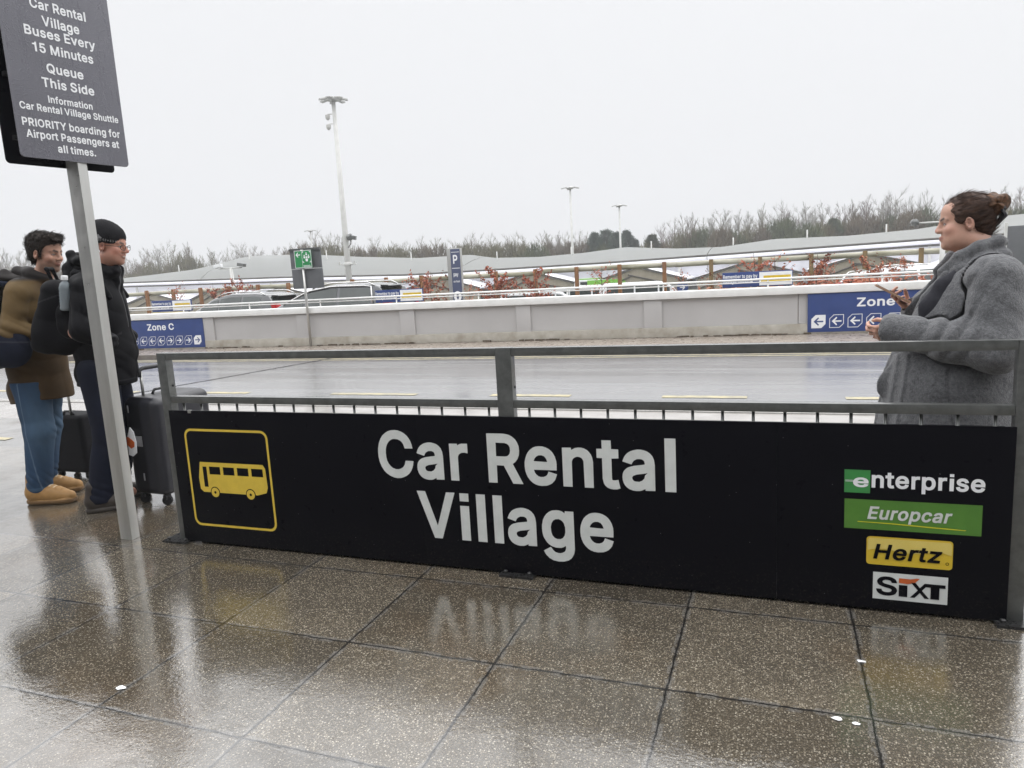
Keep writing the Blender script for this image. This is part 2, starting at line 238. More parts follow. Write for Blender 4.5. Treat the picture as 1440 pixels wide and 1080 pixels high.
GL = {k: (a_ / 500 / GC, [[(q[i] / 500 / GC, (q[i + 1] / 500 + GO) / GC) for i in range(0, len(q), 2)] for q in cs_]) for k, (a_, cs_) in GLY.items()}
SB = 0.098                                  # side bearing of the plain bar letters
GL['I'] = (0.41, [[(SB, 0), (SB + .21, 0), (SB + .21, 1), (SB, 1)]])
GL['l'] = (0.385, [[(.087, 0), (.297, 0), (.297, 1), (.087, 1)]])
GL['i'] = (0.385, [[(.087, 0), (.297, 0), (.297, .735), (.087, .735)], [(.087, .83), (.297, .83), (.297, 1), (.087, 1)]])
GL['1'] = (0.77, [[(.545, 0), (.545, 1), (.40, 1), (.35, .88), (.24, .825), (.085, .81), (.085, .675), (.335, .675), (.335, 0)]])
def _ar(p): return sum(a[0] * b[1] - a[1] * b[0] for a, b in zip(p, p[1:] + p[:1])) / 2
def _in(pt, p):
    r = False
    for a, b in zip(p, p[1:] + p[:1]):
        if (a[1] > pt[1]) != (b[1] > pt[1]) and pt[0] < (b[0] - a[0]) * (pt[1] - a[1]) / (b[1] - a[1]) + a[0]: r = not r
    return r
def poly_fill(L):                           # outline + holes -> verts, triangles
    pts = [p for q in L for p in q]
    return pts, [tuple(t) for t in tessellate_polygon([[(a, b, 0) for a, b in q] for q in L])]
def text_geo(txt, x0, x1, base, cap=None, shear=0.0, track=0.0):
    """fills txt between x0 and x1 on the baseline; cap = cap height (else keeps proportion)"""
    pts = []; tri = []; x = 0.0
    for ch in txt:
        adv, cs = GL[ch]
        if cs:
            big = max(cs, key=lambda q: abs(_ar(q))); outs = [c_ for c_ in cs if _ar(c_) * _ar(big) > 0]
            for o in outs:
                v, t = poly_fill([o] + [c_ for c_ in cs if c_ not in outs and _in(c_[0], o)])
                b = len(pts); pts += [(a + x, y) for a, y in v]; tri += [tuple(i + b for i in q) for q in t]
        x += adv + track
    a0 = min(p[0] for p in pts); a1 = max(p[0] for p in pts); sx_ = (x1 - x0) / (a1 - a0); sy_ = cap if cap else sx_
    return [((p[0] - a0) * sx_ + x0 + shear * p[1] * sy_, p[1] * sy_ + base) for p in pts], tri
class Flat(MB):
    """thin vinyl shapes on a board: u to the right, v up, h off the surface"""
    def __init__(s, org, u, v, n): super().__init__(); s.o, s.u, s.w, s.n = Vector(org), Vector(u), Vector(v), Vector(n)
    def put(s, geo, h=0.0015):
        pts, tri = geo; return s.add([s.o + s.u * a + s.w * b + s.n * h for a, b in pts], tri)
    def text(s, *a, h=0.0015, **k): return s.put(text_geo(*a, **k), h)
    def poly(s, outer, holes=(), h=0.0015): return s.put(poly_fill([list(outer)] + [list(q) for q in holes]), h)
    def rect(s, x0, y0, x1, y1, h=0.0015): return s.poly([(x0, y0), (x1, y0), (x1, y1), (x0, y1)], h=h)
def rrect(x0, y0, x1, y1, r, n=5):
    p = []
    for cx, cy, a in ((x1 - r, y0 + r, -90), (x1 - r, y1 - r, 0), (x0 + r, y1 - r, 90), (x0 + r, y0 + r, 180)):
        p += [(cx + r * math.cos(R(a + 90 * i / n)), cy + r * math.sin(R(a + 90 * i / n))) for i in range(n + 1)]
    return p
def disc(cx, cy, r, n=20, ry=None): return [(cx + r * math.cos(2 * math.pi * i / n), cy + (ry or r) * math.sin(2 * math.pi * i / n)) for i in range(n)]
# ------------------------------------------------------------------ materials shared
M = {}
M['galv'] = pm('galvanised_steel', (0.15, 0.155, 0.15), (0.095, 0.10, 0.095), 22, 0.40, 0.12, 0.55, 0.12, 90, Coat_Weight=0.9, Coat_Roughness=0.12)
M['galv_light'] = pm('brushed_steel', (0.60, 0.60, 0.58), (0.44, 0.44, 0.42), 9, 0.36, 0.1, 0.8, 0.1, 60, stretch=(1, 1, 0.08))
def board_material():
    g = G_('black_board'); z = g.n('SeparateXYZ'); g.l(g.co(), z.inputs[0])
    f = g.noise(5, 5); sp = g.noise(90, 4, .75); low = g.ramp(z.outputs['Z'], [(0.0, 1.0), (0.22, 0.0)])
    sc = g.noise(14, 5, .7, stretch=(1, 1, .12)); m = g.math('MULTIPLY', g.ramp(sp, [(.55, 0), (.68, 1)]), low)
    c = g.mix(f, (.0028, .0028, .0045), (.0055, .0055, .008)); c = g.mix(g.math('MULTIPLY', m, .55), c, (.06, .053, .043)); c = g.mix(g.ramp(sc, [(.70, 0), (.80, .12)]), c, (.05, .05, .055))
    dr = g.n('TexVoronoi'); dr.inputs['Scale'].default_value = 38; g.l(g.co(), dr.inputs[0]); spk = g.math('LESS_THAN', dr.outputs[0], .055); sc_ = g.n('SeparateColor'); g.l(dr.outputs['Color'], sc_.inputs[0])
    c = g.mix(g.math('MULTIPLY', spk, g.math('GREATER_THAN', sc_.outputs[0], .86)), c, (.22, .22, .22))
    g.set(Base_Color=c, Roughness=g.ramp(g.noise(18, 4), [(.3, .25), (.7, .5)]), Specular_IOR_Level=.07); g.bump(g.noise(1.3, 2), .25, .02); return g.m
M['black_board'] = board_material()
M['letter'] = pm('white_vinyl', (0.66, 0.68, 0.66), (0.56, 0.58, 0.56), 14, 0.5, 0.08, 0, 0.03, 60)
M['letter_bright'] = pm('bright_white_vinyl', (0.82, 0.83, 0.84), (0.76, 0.77, 0.79), 14, 0.45, 0.08, 0, 0)
M['yellow_vinyl'] = pm('yellow_vinyl', (0.72, 0.52, 0.06), (0.62, 0.44, 0.05), 20, 0.5, 0.08, 0, 0.02)
M['white_paint'] = pm('white_paint', (0.78, 0.78, 0.77), (0.68, 0.68, 0.66), 5, 0.45, 0.12, 0, 0.05)
M['navy'] = pm('navy_panel', (0.035, 0.065, 0.21), (0.03, 0.055, 0.18), 3, 0.4, 0.1, 0, 0.02)
M['rubber'] = pm('black_rubber', (0.012, 0.012, 0.013), None, 30, 0.7)
M['black_plastic'] = pm('black_plastic', (0.012, 0.012, 0.014), (0.018, 0.018, 0.02), 30, 0.42, 0.1, 0, 0.05)
# ------------------------------------------------------------------ ground
def slab_material():
    g = G_('wet_aggregate_slabs'); co = g.co(); s = g.n('SeparateXYZ'); g.l(co, s.inputs[0])
    wob = g.noise(9, 3, 0.6); wobc = g.math('MULTIPLY', g.math('SUBTRACT', wob, 0.5), 0.016)
    def joint(axis, off, pitch):
        a = g.math('DIVIDE', g.math('SUBTRACT', g.math('ADD', s.outputs[axis], wobc), off), pitch)
        fr = g.math('SUBTRACT', a, g.math('FLOOR', a)); d = g.math('SUBTRACT', 0.5, g.math('ABSOLUTE', g.math('SUBTRACT', fr, 0.5)))
        return g.math('MULTIPLY', d, pitch), g.math('FLOOR', a)
    dx, ix = joint('X', 0.28, 0.628); dy, iy = joint('Y', 1.645, 0.615)
    dist = g.math('MINIMUM', dx, dy)
    jn = g.noise(38, 4, 0.7)
    width = g.math('ADD', 0.002, g.math('MULTIPLY', jn, 0.0085))
    jm = g.math('LESS_THAN', dist, width)                                   # joint mask
    soft = g.ramp(dist, [(0.0, 0.0), (0.012, 1.0)])
    cell = g.n('CombineXYZ'); g.l(ix, cell.inputs[0]); g.l(iy, cell.inputs[1])
    wn = g.n('TexWhiteNoise', noise_dimensions='3D'); g.l(cell.outputs[0], wn.inputs['Vector'])
    # exposed aggregate: stones of several sizes set in a brown matrix
    def stones(scale):
        vz = g.n('TexVoronoi', feature='F1', voronoi_dimensions='2D'); vz.inputs['Scale'].default_value = scale; vz.inputs['Randomness'].default_value = 1
        g.l(co, vz.inputs['Vector']); hsv = g.n('SeparateColor'); g.l(vz.outputs['Color'], hsv.inputs[0])
        return vz.outputs['Distance'], hsv.outputs[0], hsv.outputs[1]
    d1, r1, r1b = stones(150); d2, r2, r2b = stones(250); d3, r3, r3b = stones(75)
    matrix = g.ramp(g.noise(160, 4, 0.7), [(0.3, (0.052, 0.042, 0.028)), (0.7, (0.125, 0.103, 0.072))])
    stone1 = g.ramp(r1b, [(0.0, (0.07, 0.056, 0.036)), (0.55, (0.15, 0.12, 0.078)), (0.92, (0.34, 0.29, 0.21))])
    stone2 = g.ramp(r2b, [(0.0, (0.10, 0.08, 0.055)), (0.6, (0.16, 0.13, 0.085)), (1.0, (0.36, 0.32, 0.25))])
    m1 = g.math('MULTIPLY', g.math('LESS_THAN', d1, 0.40), g.math('GREATER_THAN', r1, 0.50))
    m2 = g.math('MULTIPLY', g.math('LESS_THAN', d2, 0.42), g.math('GREATER_THAN', r2, 0.66))
    m3 = g.math('MULTIPLY', g.math('LESS_THAN', d3, 0.20), g.math('GREATER_THAN', r3, 0.84))
    col = g.mix(m1, matrix, stone1); col = g.mix(m2, col, stone2); col = g.mix(m3, col, (0.44, 0.39, 0.30))
    tone = g.ramp(wn.outputs['Value'], [(0.0, 0.68), (1.0, 1.25)])
    dirt = g.ramp(g.noise(1.7, 6, 0.65), [(0.3, 0.72), (0.7, 1.12)])
    h = g.n('HueSaturation'); h.inputs['Saturation'].default_value = 0.82; g.l(col, h.inputs['Color']); g.l(g.math('MULTIPLY', tone, dirt), h.inputs['Value'])
    rust = g.ramp(g.noise(1.1, 5, 0.6), [(0.52, 0.0), (0.75, 0.35)])
    col = g.mix(rust, h.outputs[0], (0.13, 0.075, 0.032))
    grit = g.ramp(g.noise(120, 3, 0.7), [(0.35, (0.015, 0.013, 0.012)), (0.75, (0.11, 0.10, 0.085))])
    col = g.mix(jm, col, grit)
    edge = g.math('MULTIPLY', g.math('LESS_THAN', dist, g.math('ADD', 0.006, g.math('MULTIPLY', jn, 0.022))), g.math('GREATER_THAN', g.noise(14, 4, 0.7), 0.50))
    col = g.mix(g.math('MULTIPLY', edge, 0.55), col, g.ramp(g.noise(150, 3, .7), [(.35, (.05, .045, .04)), (.7, (.30, .29, .27))]))
    col = g.mix(g.math('LESS_THAN', dist, 0.0028), col, (0.012, 0.011, 0.010))
    # water film: smooth puddled areas and rougher draining ones
    pud = g.noise(0.85, 5, 0.6)
    wet = g.ramp(pud, [(0.42, 0.0), (0.60, 1.0)])
    rough = g.mix(wet, g.ramp(g.noise(60, 3), [(0.3, 0.12), (0.7, 0.24)]), (0.055,) * 3)
    height = g.math('ADD', g.math('MULTIPLY', g.math('SUBTRACT', 0.5, d1), 0.5), g.math('MULTIPLY', g.noise(230, 2), 0.35))
    height = g.math('ADD', height, g.math('MULTIPLY', soft, 1.6))
    bs = g.ramp(wet, [(0.0, 0.26), (1.0, 0.06)])
    b = g.n('Bump'); b.inputs['Distance'].default_value = 0.003; g.l(bs, b.inputs['Strength']); g.l(height, b.inputs['Height'])
    slow = g.n('Bump'); slow.inputs['Strength'].default_value = 0.07; slow.inputs['Distance'].default_value = 0.02; g.l(g.noise(7, 3), slow.inputs['Height'])
    g.l(slow.outputs[0], b.inputs['Normal']); g.l(b.outputs[0], g.b.inputs['Normal'])
    g.set(Base_Color=col, Roughness=rough, IOR=1.45, Coat_IOR=2.0, Coat_Weight=g.ramp(g.noise(2.6, 6, .65), [(.32, .55), (.55, 1.0)]))
    g.set(Coat_Roughness=g.mix(wet, g.ramp(wn.outputs['Value'], [(0.0, .10), (1.0, .24)]), (0.045,) * 3))
    sl = g.n('Bump'); sl.inputs['Strength'].default_value = 0.13; sl.inputs['Distance'].default_value = 0.004; g.l(g.noise(75, 3), sl.inputs['Height'])
    g.l(slow.outputs[0], sl.inputs['Normal']); g.l(sl.outputs[0], g.b.inputs['Coat Normal'])
    return g.m
def asphalt_material(name, base, rough, scale=90):
    g = G_(name); f = g.noise(scale, 4, 0.7); big = g.noise(0.35, 6, 0.6, stretch=(0.5, 2.2, 1))
    c = g.mix(g.ramp(f, [(0.35, 0.0), (0.7, 1.0)]), base, tuple(v * 1.5 for v in base))
    c = g.mix(g.ramp(big, [(0.35, 0.0), (0.7, 0.5)]), c, tuple(v * 0.6 for v in base))
    g.set(Base_Color=c, Roughness=g.ramp(big, [(0.3, rough * 0.55), (0.7, rough * 1.5)]), IOR=1.5, Coat_Weight=1.0, Coat_IOR=1.75)
    sg_ = g.noise(0.8, 5, 0.65, stretch=(0.25, 3.0, 1)); g.set(Coat_Roughness=g.ramp(sg_, [(0.3, 0.16), (0.7, 0.34)]))
    g.bump(f, 0.12, 0.006); return g.m
def sheet(name, x0, y0, x1, y1, z, mat, kind='structure', nx=1, ny=1, fz=None):
    m = MB()
    for j in range(ny + 1):
        for i in range(nx + 1):
            x, y = x0 + (x1 - x0) * i / nx, y0 + (y1 - y0) * j / ny
            m.v.append((x, y, fz(x, y) if fz else z))
    for j in range(ny):
        for i in range(nx):
            a = j * (nx + 1) + i; m.f.append((a, a + 1, a + nx + 2, a + nx + 1))
    return tag(m.build(name, mat, smooth=True), kind=kind)
sheet('pavement', -40, -5, 40, 5.9, 0, slab_material())
kerbm = pm('pale_paving', (0.40, 0.38, 0.36), (0.28, 0.26, 0.24), 3, 0.16, 0.08, 0, 0.08, 90, ior=1.8)
sheet('paved_strip', -40, 5.9, 40, 6.86, 0, kerbm)
kb = MB(); kb.box((0, 6.95, -0.06), (80, 0.16, 0.14)); tag(kb.build('kerb', pm('kerb_stone', (0.38, 0.37, 0.35), (0.28, 0.27, 0.25), 4, 0.3, 0.1, 0, 0.1)), kind='structure')
road = asphalt_material('wet_asphalt', (0.15, 0.15, 0.155), 0.2)
sheet('road', -45, 7.03, 45, 12.15, -0.10, road)
ypaint = pm('road_paint_yellow', (0.50, 0.44, 0.27), (0.26, 0.25, 0.21), 8, 0.6, 0.1, 0, 0.1, Specular_IOR_Level=.2)
wpaint = pm('road_paint_white', (0.62, 0.62, 0.62), (0.42, 0.42, 0.42), 8, 0.3, 0.1, 0, 0.1, ior=1.5)
mk = MB()
for y in (11.72, 11.92): mk.add([(-40, y, -.096), (40, y, -.096), (40, y + 0.07, -.096), (-40, y + 0.07, -.096)], [(0, 1, 2, 3)])
for x0, x1 in ((-12.6, -11.6), (-10.2, -9.2), (-7.9, -7.1), (-5.7, -4.4), (-3.36, -2.33), (-1.24, -0.31), (0.68, 1.7), (2.7, 3.7), (4.7, 5.7)): mk.add([(x0, 8.14, -.096), (x1, 8.14, -.096), (x1, 8.27, -.096), (x0, 8.27, -.096)], [(0, 1, 2, 3)])
tag(mk.build('road_marking_yellow', ypaint), kind='structure')
rj = MB(); ra, rb_ = gnd(150, 560, -.095), gnd(470, 503, -.095); rn = (rb_ - ra).cross(Vector((0, 0, 1))).normalized() * .035; rj.add([ra - rn, ra + rn, rb_ + rn, rb_ - rn], [(0, 1, 2, 3)]); tag(rj.build('road_joint', pm('tar_seam', (.03, .03, .032), None, 20, .25)), kind='structure')
yl = MB(); yl.add([(-30, 4.92, .004), (-7.4, 4.92, .004), (-7.4, 5.02, .004), (-30, 5.02, .004)], [(0, 1, 2, 3)]); tag(yl.build('pavement_line_yellow', ypaint), kind='structure')
# far footway, with the reddish kerb channel under the barrier
WD = Vector((math.cos(R(2.41)), math.sin(R(2.41)), 0)); WN = Vector((-WD.y, WD.x, 0)); WA = gnd(290, 490)
def wall_pt(u, z=0, off=0): return WA + WD * u + WN * off + Vector((0, 0, z))
redm = pm('red_brown_footway', (0.22, 0.18, 0.15), (0.32, 0.28, 0.24), 3, 0.3, 0.12, 0, 0.2, 50)
fw = MB(); fw.add([(-45, 12.30, 0.0), (45, 12.30, 0.0), (45, 15.6, 0.0), (-45, 15.6, 0.0)], [(0, 1, 2, 3)]); tag(fw.build('far_footway', redm), kind='structure')
k2 = MB(); k2.box((0, 12.22, -0.06), (90, 0.155, 0.13)); tag(k2.build('far_kerb', pm('dark_kerb', (0.11, 0.09, 0.08), (0.2, 0.18, 0.16), 4, 0.4)), kind='structure')
def terrain(x, y):
    if y < 22: return -0.35
    if y < 40: return -0.35 - 1.75 * (y - 22) / 18
    return -2.1 + max(0, (y - 70)) * 0.035
gm = G_('car_park_ground'); f1 = gm.noise(0.12, 5, 0.6); f2 = gm.noise(22, 4, 0.7)
gm.set(Base_Color=gm.mix(gm.ramp(f1, [(0.45, 0.0), (0.58, 1.0)]), gm.mix(f2, (0.05, 0.05, 0.052), (0.11, 0.11, 0.11)), gm.mix(f2, (0.05, 0.06, 0.022), (0.11, 0.11, 0.045))), Roughness=0.5); gm.bump(f2, 0.3, 0.02)
sheet('ground', -420, 15.6, 420, 420, 0, gm.m, nx=60, ny=80, fz=terrain)
gsk = MB(); gsk.add([(-420, 420, 10.1), (420, 420, 10.1), (900, 1500, 20), (-900, 1500, 20)], [(0, 1, 2, 3)]); tag(gsk.build('far_ground', gm.m), kind='structure')
# ------------------------------------------------------------------ unseen dark wall added behind the viewer to shade the near side
tb = MB(); tb.box((0, -7.6, 4.5), (80, 0.4, 9.0))
for i in range(-13, 14): tb.box((i * 3.0, -7.36, 4.5), (0.16, 0.10, 9.0))
for z in (0.3, 3.2, 6.2, 8.9): tb.box((0, -7.35, z), (80, 0.12, 0.16))
tag(tb.build('rear_shade_wall', pm('shade_wall_dark', (0.10, 0.10, 0.105), (0.07, 0.07, 0.075), 2, 0.4)), kind='structure')
# ------------------------------------------------------------------ pedestrian guard rail with the long sign
FY = 3.05
gr = thing('guard_rail', 'galvanised steel pedestrian guard rail carrying the long black rental sign', 'railing', (0, FY, 0))
PX = (-3.19, -1.17, 0.845)
for i, x in enumerate(PX):
    h = 1.085 if i != 2 else 1.084
    p = MB().box((x, 0, h / 2 + 0.004), (0.078 if i == 1 else 0.062, 0.05, h - 0.008)).build('post', M['galv'], gr, bevel=0.005)
    b = MB().box((x + (0.02 if i else -0.03), -0.01, 0.006), (0.17, 0.13, 0.012))
    for sx_ in (-1, 1): b.lathe([(0.011, 0.012), (0.011, 0.022), (0.006, 0.026)], 8, Matrix.Translation((x + 0.06 * sx_ + (0.02 if i else -0.03), -0.045, 0)))
    b.build('base_plate', pm('wet_plate', (.05, .05, .05), None, 20, .3, .1, .5) if i == 0 else bpy.data.materials['wet_plate'], p)
    for z in (0.90, 0.62): MB().lathe([(0.006, 0), (0.006, 0.003)], 10, Matrix.Translation((x + 0.0315 + (0.008 if i == 1 else 0), 0.004, z)) @ Matrix.Rotation(R(90), 4, 'Y')).build('fixing_hole', M['rubber'], p)
for a, b in ((0, 1), (1, 2)):
    xa, xb = PX[a] + 0.031 + (0.008 if a == 1 else 0), PX[b] - 0.031 - (0.008 if b == 1 else 0)
    for nm, z, t in (('top_rail', 1.065, 0.038), ('lower_rail', 0.825, 0.038), ('bottom_rail', 0.085, 0.036)):
        MB().box(((xa + xb) / 2, 0, z), (xb - xa, 0.046, t)).build(nm, M['galv'], gr, bevel=0.004)
    n = 16
    for i in range(n):
        x = xa + (xb - xa) * (i + 0.55) / n
        MB().tube([(x, 0, 0.10), (x, 0, 0.802)], 0.0065, 8).build('baluster', M['galv'], gr, smooth=True)
sg = thing('rental_sign', 'long black Car Rental Village sign board with bus symbol and hire logos', 'sign', (0, FY - 0.038, 0))
for xa_, xb_ in ((-3.1675, -1.6305), (-1.63, -0.0), (0.0005, 0.8175)): MB().box(((xa_ + xb_) / 2, 0, 0.391), (xb_ - xa_, 0.006, 0.754)).build('board', M['black_board'], sg, bevel=0.001)
bk = MB().box((-1.165, 0.082, 0.379), (3.93, 0.006, 0.746)); bk.build('rear_board', M['black_board'], sg)
MB().box((-3.02, 0.001, 0.763), (0.022, 0.012, 0.018)).build('clip', M['galv_light'], sg, bevel=0.003)
def sf(h=0): return Flat((0, -0.003 - h, 0), (1, 0, 0), (0, 0, 1), (0, -1, 0))
sf().text('Car Rental', -1.853, -0.403, 0.453, cap=0.236).build('lettering', M['letter'], sg)
sf().text('Village', -1.655, -0.683, 0.155, cap=0.236).build('lettering', M['letter'], sg)
bp = sf(); bp.poly(rrect(-3.075, 0.112, -2.515, 0.668, 0.045, 6), [rrect(-3.062, 0.125, -2.528, 0.655, 0.034, 6)])
bp.build('symbol_frame', M['yellow_vinyl'], sg)
bus = sf(); by = 0.305
body = [(-3.005, by + 0.022), (-2.985, by + 0.005), (-2.62, by + 0.005), (-2.56, by + 0.02), (-2.548, by + 0.05), (-2.552, by + 0.155), (-2.566, by + 0.176), (-2.99, by + 0.176), (-3.008, by + 0.085)]
hol = [[(-2.975, by + 0.035), (-2.948, by + 0.035), (-2.948, by + 0.15), (-2.975, by + 0.15)]]
for x in (-2.93, -2.835, -2.74, -2.645): hol.append([(x, by + 0.108), (x + 0.075, by + 0.108), (x + 0.075, by + 0.152), (x, by + 0.152)])
bus.poly(body, hol)
for x in (-2.905, -2.665): bus.poly(disc(x, by + 0.006, 0.027, 22), [disc(x, by + 0.006, 0.008, 12)], h=0.0028)
gap = sf()
for x in (-2.905, -2.665): gap.poly(disc(x, by + 0.006, 0.0325, 24), h=0.0021)
gap.build('wheel_gap', M['black_board'], sg)
bus.build('bus_symbol', M['yellow_vinyl'], sg)
# hire-firm plates (right end)
grn = pm('green_vinyl', (0.045, 0.26, 0.065), (0.04, 0.22, 0.055), 12, 0.5); grn2 = pm('leaf_green_vinyl', (0.085, 0.22, 0.03), (0.07, 0.19, 0.026), 12, 0.5)
f = sf(); f.rect(0.250, 0.492, 0.342, 0.585); e1 = f.build('logo_plate', grn, sg)
f = sf(0.0015); f.text('e', 0.281, 0.336, 0.516, cap=0.0505)
cx_, cy_ = 0.3085, 0.541
f.rect(0.253, 0.5415, 0.285, 0.5432); f.rect(0.253, 0.5372, 0.285, 0.5389); f.build('logo_mark', M['letter_bright'], e1)
f = sf(); f.text('nterprise', 0.347, 0.727, 0.516, cap=0.0665); f.build('lettering', M['letter_bright'], sg)
f = sf(); f.rect(0.252, 0.345, 0.722, 0.466); e2 = f.build('logo_plate', grn2, sg)
f = sf(0.0015); f.text('Europcar', 0.334, 0.617, 0.388, cap=0.052, shear=0.2); f.build('lettering', M['letter'], e2)
f = sf(0.0015); f.poly([(0.30, 0.3735), (0.42, 0.3712), (0.55, 0.3655), (0.668, 0.3625), (0.672, 0.3655), (0.55, 0.3705), (0.42, 0.3755), (0.30, 0.3765)]); f.build('swoosh', pm('lime_vinyl', (0.62, 0.62, 0.03), None, 20, 0.5), e2)
f = sf(); f.poly(rrect(0.334, 0.201, 0.632, 0.317, 0.013)); e3 = f.build('logo_plate', pm('gold_vinyl', (0.66, 0.47, 0.035), (0.60, 0.42, 0.03), 12, 0.45), sg)
f = sf(0.0015); f.poly([(0.338, 0.26)] + [(0.338 + 0.29 * i / 10, 0.262 + 0.006 * math.sin(i * 0.9)) for i in range(1, 10)] + [(0.628, 0.258), (0.628, 0.300), (0.622, 0.311), (0.344, 0.311), (0.338, 0.303)]); f.build('pale_band', pm('pale_gold_vinyl', (0.70, 0.56, 0.16), (0.66, 0.52, 0.12), 12, 0.45), e3)
f = sf(0.003); f.text('Hertz', 0.358, 0.588, 0.226, cap=0.062, shear=0.2); f.poly(disc(0.614, 0.226, 0.006, 14), [disc(0.614, 0.226, 0.004, 12)]); f.build('lettering', M['black_board'], e3)
f = sf(); f.rect(0.360, 0.058, 0.620, 0.170); e4 = f.build('logo_plate', M['letter'], sg)
f = sf(0.0015); f.text('S', 0.372, 0.446, 0.076, cap=0.078); f.text('X', 0.492, 0.558, 0.076, cap=0.062); f.rect(0.452, 0.076, 0.482, 0.124)
f.poly([(0.545, 0.124), (0.612, 0.124), (0.612, 0.138), (0.545, 0.138)], h=0.0018); f.rect(0.562, 0.076, 0.592, 0.124)
f.build('lettering', M['black_board'], e4)
f = sf(0.0015); f.poly([(0.452, 0.132), (0.482, 0.130), (0.508, 0.138), (0.524, 0.156), (0.512, 0.156), (0.492, 0.151), (0.452, 0.152)]); f.build('orange_arc', pm('orange_vinyl', (0.62, 0.13, 0.03), None, 12, 0.5), e4)
# ------------------------------------------------------------------ tall queue sign on its own steel pole
SP = Vector((-3.565, 2.99, 0)); SR = R(81.23); su = Vector((math.cos(SR), math.sin(SR), 0)); sn = Vector((su.y, -su.x, 0))
qs = thing('queue_sign', 'tall dark grey bus queue sign on a square steel pole beside the railing', 'sign', SP)
MB().box((0, 0, 1.6), (0.088, 0.058, 3.2)).build('pole', M['galv_light'], qs, bevel=0.006)
gp = pm('anthracite_board', (0.075, 0.075, 0.09), (0.055, 0.055, 0.068), 4, 0.28, 0.1, 0, 0.0)
def drip_board():
    g = G_('rain_beaded_board'); f = g.noise(5, 5); g.set(Base_Color=g.mix(f, (0.115, 0.115, 0.135), (0.155, 0.155, 0.18)), IOR=1.5)
    g.set(Roughness=g.ramp(g.noise(30, 5, stretch=(1, 1, 0.2)), [(0.3, 0.2), (0.7, 0.5)]))
    vz = g.n('TexVoronoi'); vz.inputs['Scale'].default_value = 110; g.l(g.co(), vz.inputs[0])
    g.bump(g.ramp(vz.outputs[0], [(0.15, 1.0), (0.42, 0.0)]), 0.5, 0.002); return g.m
Bs = Matrix.Rotation(SR, 4, 'Z')
def board_mesh(off, z0, z1, w0, w1, th, r):
    m = MB(); m.prism(rrect(w0, z0, w1, z1, r), -th / 2, th / 2, Matrix(((su.x, 0, sn.x, sn.x * off), (su.y, 0, sn.y, sn.y * off), (0, 1, 0, 0), (0, 0, 0, 1)))); return m
fb = board_mesh(0.052, 2.128, 3.30, -0.308, 0.268, 0.006, 0.022).build('board', drip_board(), qs, bevel=0.001)
board_mesh(-0.075, 2.110, 3.28, -0.315, 0.262, 0.006, 0.022).build('rear_board', M['black_board'], qs)
for z in (2.24, 2.55, 3.0):
    for o_ in (0.035, -0.062): MB().box(sn * o_ + Vector((0, 0, z)), (0.03, 0.54, 0.022), Matrix.Rotation(SR - R(90), 3, 'Z')).build('bracket', M['rubber'], qs)
f = Flat(sn * 0.055, su, (0, 0, 1), sn)
for t, a, b, z, c_ in (('Car Rental', -.155, .130, 2.868, .056), ('Village', -.106, .085, 2.792, .056), ('Buses Every', -.200, .163, 2.731, .055), ('15 Minutes', -.172, .14, 2.655, .055),
                       ('Queue', -.117, .073, 2.561, .055), ('This Side', -.151, .121, 2.487, .055), ('Information', -.132, .100, 2.411, .041), ('Car Rental Village Shuttle', -.278, .239, 2.361, .041),
                       ('PRIORITY boarding for', -.278, .237, 2.281, .046), ('Airport Passengers at', -.267, .224, 2.224, .046), ('all times.', -.120, .082, 2.164, .046)):
    f.text(t, a, b, z + .003, cap=c_ * .86)
f.build('lettering', M['letter_bright'], qs)
f = Flat(sn * 0.055, su, (0, 0, 1), sn); f.poly(rrect(-0.13, 2.975, 0.085, 3.16, 0.018), [rrect(-0.124, 2.981, 0.079, 3.154, 0.013)])
f.poly([(-.10, 3.03), (0.05, 3.03), (0.055, 3.09), (-.09, 3.09)], [[(-.08, 3.055), (0.04, 3.055), (0.04, 3.08), (-.08, 3.08)]])
for x in (-.065, .02): f.poly(disc(x, 3.028, 0.011), h=0.002)
f.build('bus_symbol', M['yellow_vinyl'], qs)
# ------------------------------------------------------------------ white vehicle barrier across the road
bw = thing('barrier_wall', 'long low white vehicle barrier with pilasters on a stained concrete footing', 'barrier', WA, R(2.41))
panel = G_('grey_white_panel'); pf = panel.noise(1.2, 6, 0.6); st = panel.noise(6, 4, stretch=(3, 1, 0.35))
pc = panel.mix(panel.ramp(pf, [(0.35, 0), (0.7, 1)]), (0.46, 0.45, 0.445), (0.42, 0.41, 0.405))
pc = panel.mix(panel.ramp(st, [(0.6, 0.0), (0.8, 0.16)]), pc, (0.38, 0.37, 0.34)); panel.set(Base_Color=pc, Roughness=0.5); panel.bump(panel.noise(40), 0.05, 0.003)
conc = pm('stained_concrete', (0.48, 0.46, 0.41), (0.30, 0.27, 0.22), 3.5, 0.6, 0.12, 0, 0.2, 40)
U0, U1, PIT = -9.5, 24.0, 2.585
for k in range(-4, 9):
    u = 0.0 + k * PIT + 0.12
    MB().box((u + PIT / 2, 0.12, 0.455), (PIT - 0.012, 0.16, 0.53)).build('panel', panel.m, bw)
    if not (u < -0.5) and not (13.0 < u < 15): MB().box((u - 0.0 , 0.02, 0.41), (0.34 if k % 2 == 0 else 0.30, 0.045, 0.62)).build('pilaster', panel.m, bw, bevel=0.006)
MB().box(((U0 + U1) / 2, 0.13, 0.795), (U1 - U0, 0.36, 0.135)).build('coping', M['white_paint'], bw, bevel=0.02)
MB().box(((U0 + U1) / 2, 0.14, 0.095), (U1 - U0, 0.30, 0.185)).build('footing', conc, bw, bevel=0.015)
rs = random.Random(5); dm = MB()
